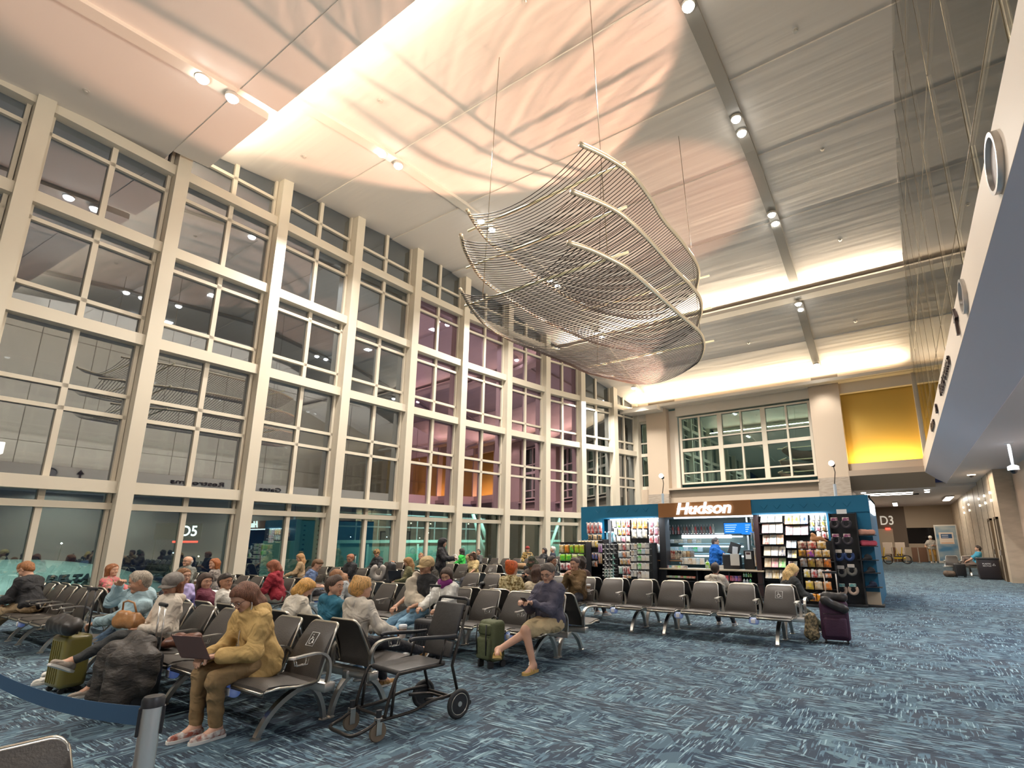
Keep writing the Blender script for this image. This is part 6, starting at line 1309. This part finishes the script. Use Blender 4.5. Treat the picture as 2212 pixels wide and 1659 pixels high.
t = thing('checkout_terminal', 'black checkout screen on a tall black cabinet beside the cashier', 'terminal', (pt(1583, 1200, Y=15.35).x, 15.35, .755))
MB().rbox(-.26, .20, -.15, .2, 0, .40, .02).build('cabinet', BLK, t); MB().rbox(-.03, .22, -.18, -.15, .10, .42, .005).build('notice', mat('grey_notice', (.50, .47, .42), .5), t); MB().rbox(-.16, .16, -.03, .02, 0, .34, .02, M=Matrix.Translation((-.02, .05, .40)) @ Matrix.Rotation(.3, 4, 'Y') @ Matrix.Rotation(-.3, 4, 'X')).build('monitor', BLK, t); MB().rbox(-.05, .10, -.06, -.05, .42, .62, .02, M=Matrix.Rotation(.12, 4, 'Y')).build('paper', WHITEP, t)
t = thing('card_notice', 'small white notice with dark photos on a black stand by the checkout', 'sign', (pt(1617, 1200, Y=15.3).x, 15.3, .755)); MB().rbox(-.14, .14, 0, .2, 0, .52, .02).build('stand', BLK, t); MB().box(-.08, .07, -.012, 0, .28, .48).build('notice', TAGM, t); MB().box(-.06, .05, -.015, -.012, .40, .46).build('photo_strip', mat('dark_print', (.1, .05, .05), .5), t)
gp('on the counter top', 'tall single', 1522, 1535, 1209, 1228, ['lime green'], 14.9, kind='tube', c2='white'); gp('on the counter top right', 'front', 1554, 1563, 1221, 1229, ['cream'], 14.9, kind='box', depth=.08)
# bottles on back wall and goods in the cooler
gp('high on the back shelf', 'bottle', 1444, 1545, 1134, 1153, ['black', 'dark red', 'black', 'red', 'black', 'brown', 'dark red', 'black', 'grey', 'red', 'black', 'dark red', 'brown', 'black', 'red', 'grey'], 18.0, kind='tube', c2='grey')
SB('bottle_shelf', -6.8, -4.6, 3.1, 3.45, pt(1500, 1153, Y=18).z-.04, pt(1500, 1153, Y=18).z-.01, BLK)
gp('in the lit cooler', 'upper', 1448, 1515, 1165, 1173.5, ['white', 'grey', 'cream', 'white', 'tan', 'white', 'grey'], 17.9, kind='box', c2='grey', depth=.1); gp('in the lit cooler', 'lower', 1448, 1518, 1181, 1192, ['pale blue', 'white', 'mint', 'white', 'grey', 'green', 'white'], 17.9, kind='box', c2='pale blue', depth=.1)
gp('hanging beside the magazine wall', 'upper', 1621, 1634, 1120, 1150, ['gold', 'amber'], 15.3); gp('hanging beside the magazine wall', 'middle', 1621, 1635, 1152, 1180, ['teal', 'tan'], 15.3); gp('hanging beside the magazine wall', 'lower', 1628, 1640, 1185, 1225, ['tan', 'grey'], 15.3)
# ---- magazine wall (scale 7.213, origin 1620,1090)
def g6(where, rowname, x0, x1, y0, y1, items, Y=15.0, **k): gp(where, rowname, 1620+x0/7.213, 1620+x1/7.213, 1090+y0/7.213, 1090+y1/7.213, items, Y, **k)
W = 'of the magazine wall'; PK = dict(kind='mag')
rows6 = [(165, 280, 170, 520, ['white', 'pale blue', 'grey']), (300, 450, 190, 530, ['pink', 'grey', 'white']), (470, 625, 200, 545, ['dark red', 'pale blue', 'orange']), (650, 805, 220, 575, ['cream', 'white', 'navy']), (830, 985, 230, 580, ['tan', 'pink', 'green']), (1010, 1160, 245, 590, ['grey', 'gold', 'white'])]
for i, (a, b, x0, x1, it) in enumerate(rows6):
    g6(W, ['top', 'second', 'third', 'fourth', 'fifth', 'sixth'][i]+' left', x0, x1, a, b, it, c2='cream', **PK)
    p0, p1 = pt(1620+x0/7.213-6, 1090+b/7.213, Y=15.0), pt(1620+925/7.213, 1090+b/7.213, Y=15.0)
    SB('magazine_shelf', p0.x, p1.x, .20, .38, p0.z-.03, p0.z, BLK)
g6(W, 'top middle', 540, 920, 165, 310, ['orange', 'yellow', 'blue'], c2='cream', **PK); g6(W, 'second middle', 555, 925, 335, 480, ['red', 'white', 'pink'], c2='white', **PK); g6(W, 'third middle', 570, 740, 560, 680, ['white', 'pale blue'], c2='grey', **PK); g6(W, 'fourth middle', 590, 745, 710, 835, ['black', 'yellow'], c2='grey', **PK); g6(W, 'fifth middle', 600, 750, 880, 985, ['pink', 'white'], **PK)
g6(W, 'top right', 925, 1260, 165, 245, ['white', 'cream', 'mint', 'pale blue']); g6(W, 'second right', 925, 1260, 255, 330, ['yellow', 'grey', 'yellow', 'lime green']); g6(W, 'third right', 925, 1280, 340, 415, ['teal', 'pink', 'amber', 'cream']); g6(W, 'fourth right', 1030, 1290, 430, 540, ['white', 'red', 'yellow'])
# ---- free standing snack rack in front of it
Y4 = 13.9
a = pt(1620+735/7.213, 1168, Y=Y4).x; b = pt(1620+1285/7.213, 1168, Y=Y4).x
rack('black rack of chip and candy bags standing before the magazine wall', a, b, Y4+.1, pt(1750, 1090+560/7.213, Y=Y4).z, shelves=(.42, .78, 1.05))
W = 'of the rack before the magazines'
g6(W, 'top', 735, 1200, 575, 690, ['dark red', 'red', 'amber'], Y4, c2='cream'); g6(W, 'second', 750, 1260, 705, 820, ['brown', 'purple', 'amber', 'amber'], Y4, c2='amber'); g6(W, 'third', 770, 1280, 845, 985, ['grey', 'gold', 'tan', 'orange'], Y4, c2='brown'); g6(W, 'fourth', 830, 1280, 1010, 1150, ['yellow', 'red', 'tan', 'orange'], Y4); g6(W, 'fifth', 860, 1285, 1190, 1340, ['yellow', 'cream', 'orange'], Y4, c2='tan'); g6(W, 'lowest', 920, 1400, 1385, 1530, ['orange', 'orange', 'red', 'orange'], Y4-.05, c2='amber')
q = pt(1763, 1157, Y=Y4+.2); blob('shoulder_bag', MATS['tan_leather'] if 'tan_leather' in MATS else COP, [((-.07, 0, .04), (.07, 0, .05), .07, .07), ((-.05, 0, .12), (-.08, 0, .16), .05, .04), ((.08, 0, .06), (.22, 0, .0), .04, .02)], 'brown leather bag lying on top of the chip rack', 'bag', (q.x, q.y, pt(1750, 1090+560/7.213, Y=Y4).z-.01), 0, res=.012)
# ---- travel pillow rack
Y5 = 14.35; a, b = pt(1794, 1168, Y=Y5).x, pt(1855, 1168, Y=Y5).x
prk = rack('tall black rack of horseshoe travel pillows at the right of the shop', a, b, Y5+.12, pt(1810, 1108, Y=Y5).z, d=.3)
q = pt(1814, 1105, Y=Y5); MB().box(-.11, .11, -.14, -.13, q.z-.05, q.z+.06).build('header_card', TAGM, prk)
PIL = {'black': ((.03, .025, .03), (.22, .04, .12)), 'navy': ((.02, .045, .13), (.6, .5, .4)), 'grey': ((.14, .13, .11), (.5, .45, .4)), 'pale': ((.45, .32, .24), (.1, .3, .28))}
for i, (x, y, c, l) in enumerate(((1320, 300, 'black', 'top left'), (1500, 300, 'black', 'top right'), (1345, 555, 'black', 'second left'), (1520, 555, 'black', 'second right'), (1385, 800, 'navy', 'third left'), (1545, 800, 'navy', 'third right'), (1425, 1050, 'grey', 'fourth left'), (1585, 1030, 'grey', 'fourth right'), (1435, 1330, 'pale', 'lowest left'), (1610, 1330, 'pale', 'lowest right'))):
    q = pt(1620+x/7.213, 1090+y/7.213, Y=Y5-.02); t = thing('travel_pillow', '%s horseshoe travel pillow hanging %s on the pillow rack' % ({'pale': 'peach'}.get(c, c), l), 'neck pillow', q, 0, 'travel pillows on the rack')
    MB().box(-.003, .003, -.03, .41, .085, .091).build('peg_hook', TAGM, t); MB().tube([(.085*math.sin(a_), 0, -.09*math.cos(a_)) for a_ in np.linspace(-2.3, 2.3, 14)], .036, 8).build('cushion', mat('pillow_'+c, PIL[c][0], .8), t, smooth=True); MB().rbox(-.075, .075, -.05, -.03, .07, .15, .01).build('card', mat('pillow_card_'+c, PIL[c][1], .5, var=(.7, .6, .5), vscale=12), t)
# ---- caps on the end shelves
for i, (x0, x1, y0, y1, c, l) in enumerate(((1690, 1940, 350, 500, (.55, .28, .20), 'folded peach print blanket on the top end shelf of the shop'), (1730, 1965, 515, 670, (.55, .09, .13), 'folded pink blanket on the second end shelf of the shop'), (1700, 1975, 710, 880, (.02, .02, .022), 'black cap on the third end shelf of the shop'), (1770, 2000, 895, 1080, (.022, .022, .025), 'black cap with tag on the fourth end shelf of the shop'), (1800, 2030, 1120, 1300, (.012, .018, .04), 'navy cap on the lowest end shelf of the shop'))):
    a = pt(1620+x0/7.213, 1090+y1/7.213, Y=14.60); b = pt(1620+x1/7.213, 1090+y0/7.213, Y=14.60); cx, w_ = (a.x+b.x)/2, (b.x-a.x)/2
    SB('end_shelf', a.x-.03, b.x+.02, -.28, 0, a.z+.02, a.z+.035, BLK); z0 = a.z+.035
    if i < 2: blob('folded_blanket', mat('fold%d' % i, c, .9, bump=.4, bscale=30), [((-w_*.75, 0, .05), (w_*.75, 0, .05), .05, .05), ((-w_*.75, 0, .09), (w_*.7, 0, .09), .05, .045)], l, 'blanket', (cx, 14.60, z0), 0, res=.012)
    else: blob('cap', mat('capfab%d' % i, c, .9), [((0, 0, .05), (0, 0, .06), .085, .075), ((-.03, -.05, .02), (-.10, -.07, .012), .03, .02)], l, 'cap', (cx, 14.60, z0), 0, res=.010, neg=[((0, 0, -.10), (0, 0, -.10), .10, .10)])
# ---- floodlights on the shop roof
for i, (px, X0, l) in enumerate(((1421, -6.62, 'glowing round floodlight on a white pole on the shop roof, left one'), (1790, -1.57, 'glowing orange floodlight on a white pole on the shop roof, right one'))):
    t = thing('floodlight', l, 'floodlight', (X0+.1, 16.05, 2.63), 0, 'orange floodlights on the shop roof')
    MB().lathe([(.04, 0), (.04, .42)], 12).build('pole', WHITEP, t, smooth=40); MB().tube([(0, 0, .4), (.05, 0, .75), (.02, 0, .98)], .012, 6).build('bracket', BLKM, t, smooth=True); MB().lathe([(.12, 0), (.12, .02), (.04, .03)], 14).build('base', WHITEP, t)
    d = Vector((-.5, -.45, .75)).normalized(); Mx = Matrix.Translation((0, 0, .98)) @ d.to_track_quat('Z', 'Y').to_matrix().to_4x4()
    MB().lathe([(.03, -.09), (.06, -.05), (.06, -.03)], 18, M=Mx, cap=False).build('housing', BLKM, t, smooth=40); MB().lathe([(0, -.05)]+[(.075*math.sin(a_), .03-.075*math.cos(a_)) for a_ in np.linspace(.3, PI-.01, 8)], 18, M=Mx, cap=False).build('lens', glow('flood_lens%d' % i, [(1, .72, .42), (1, .42, .26)][i], 14), t)
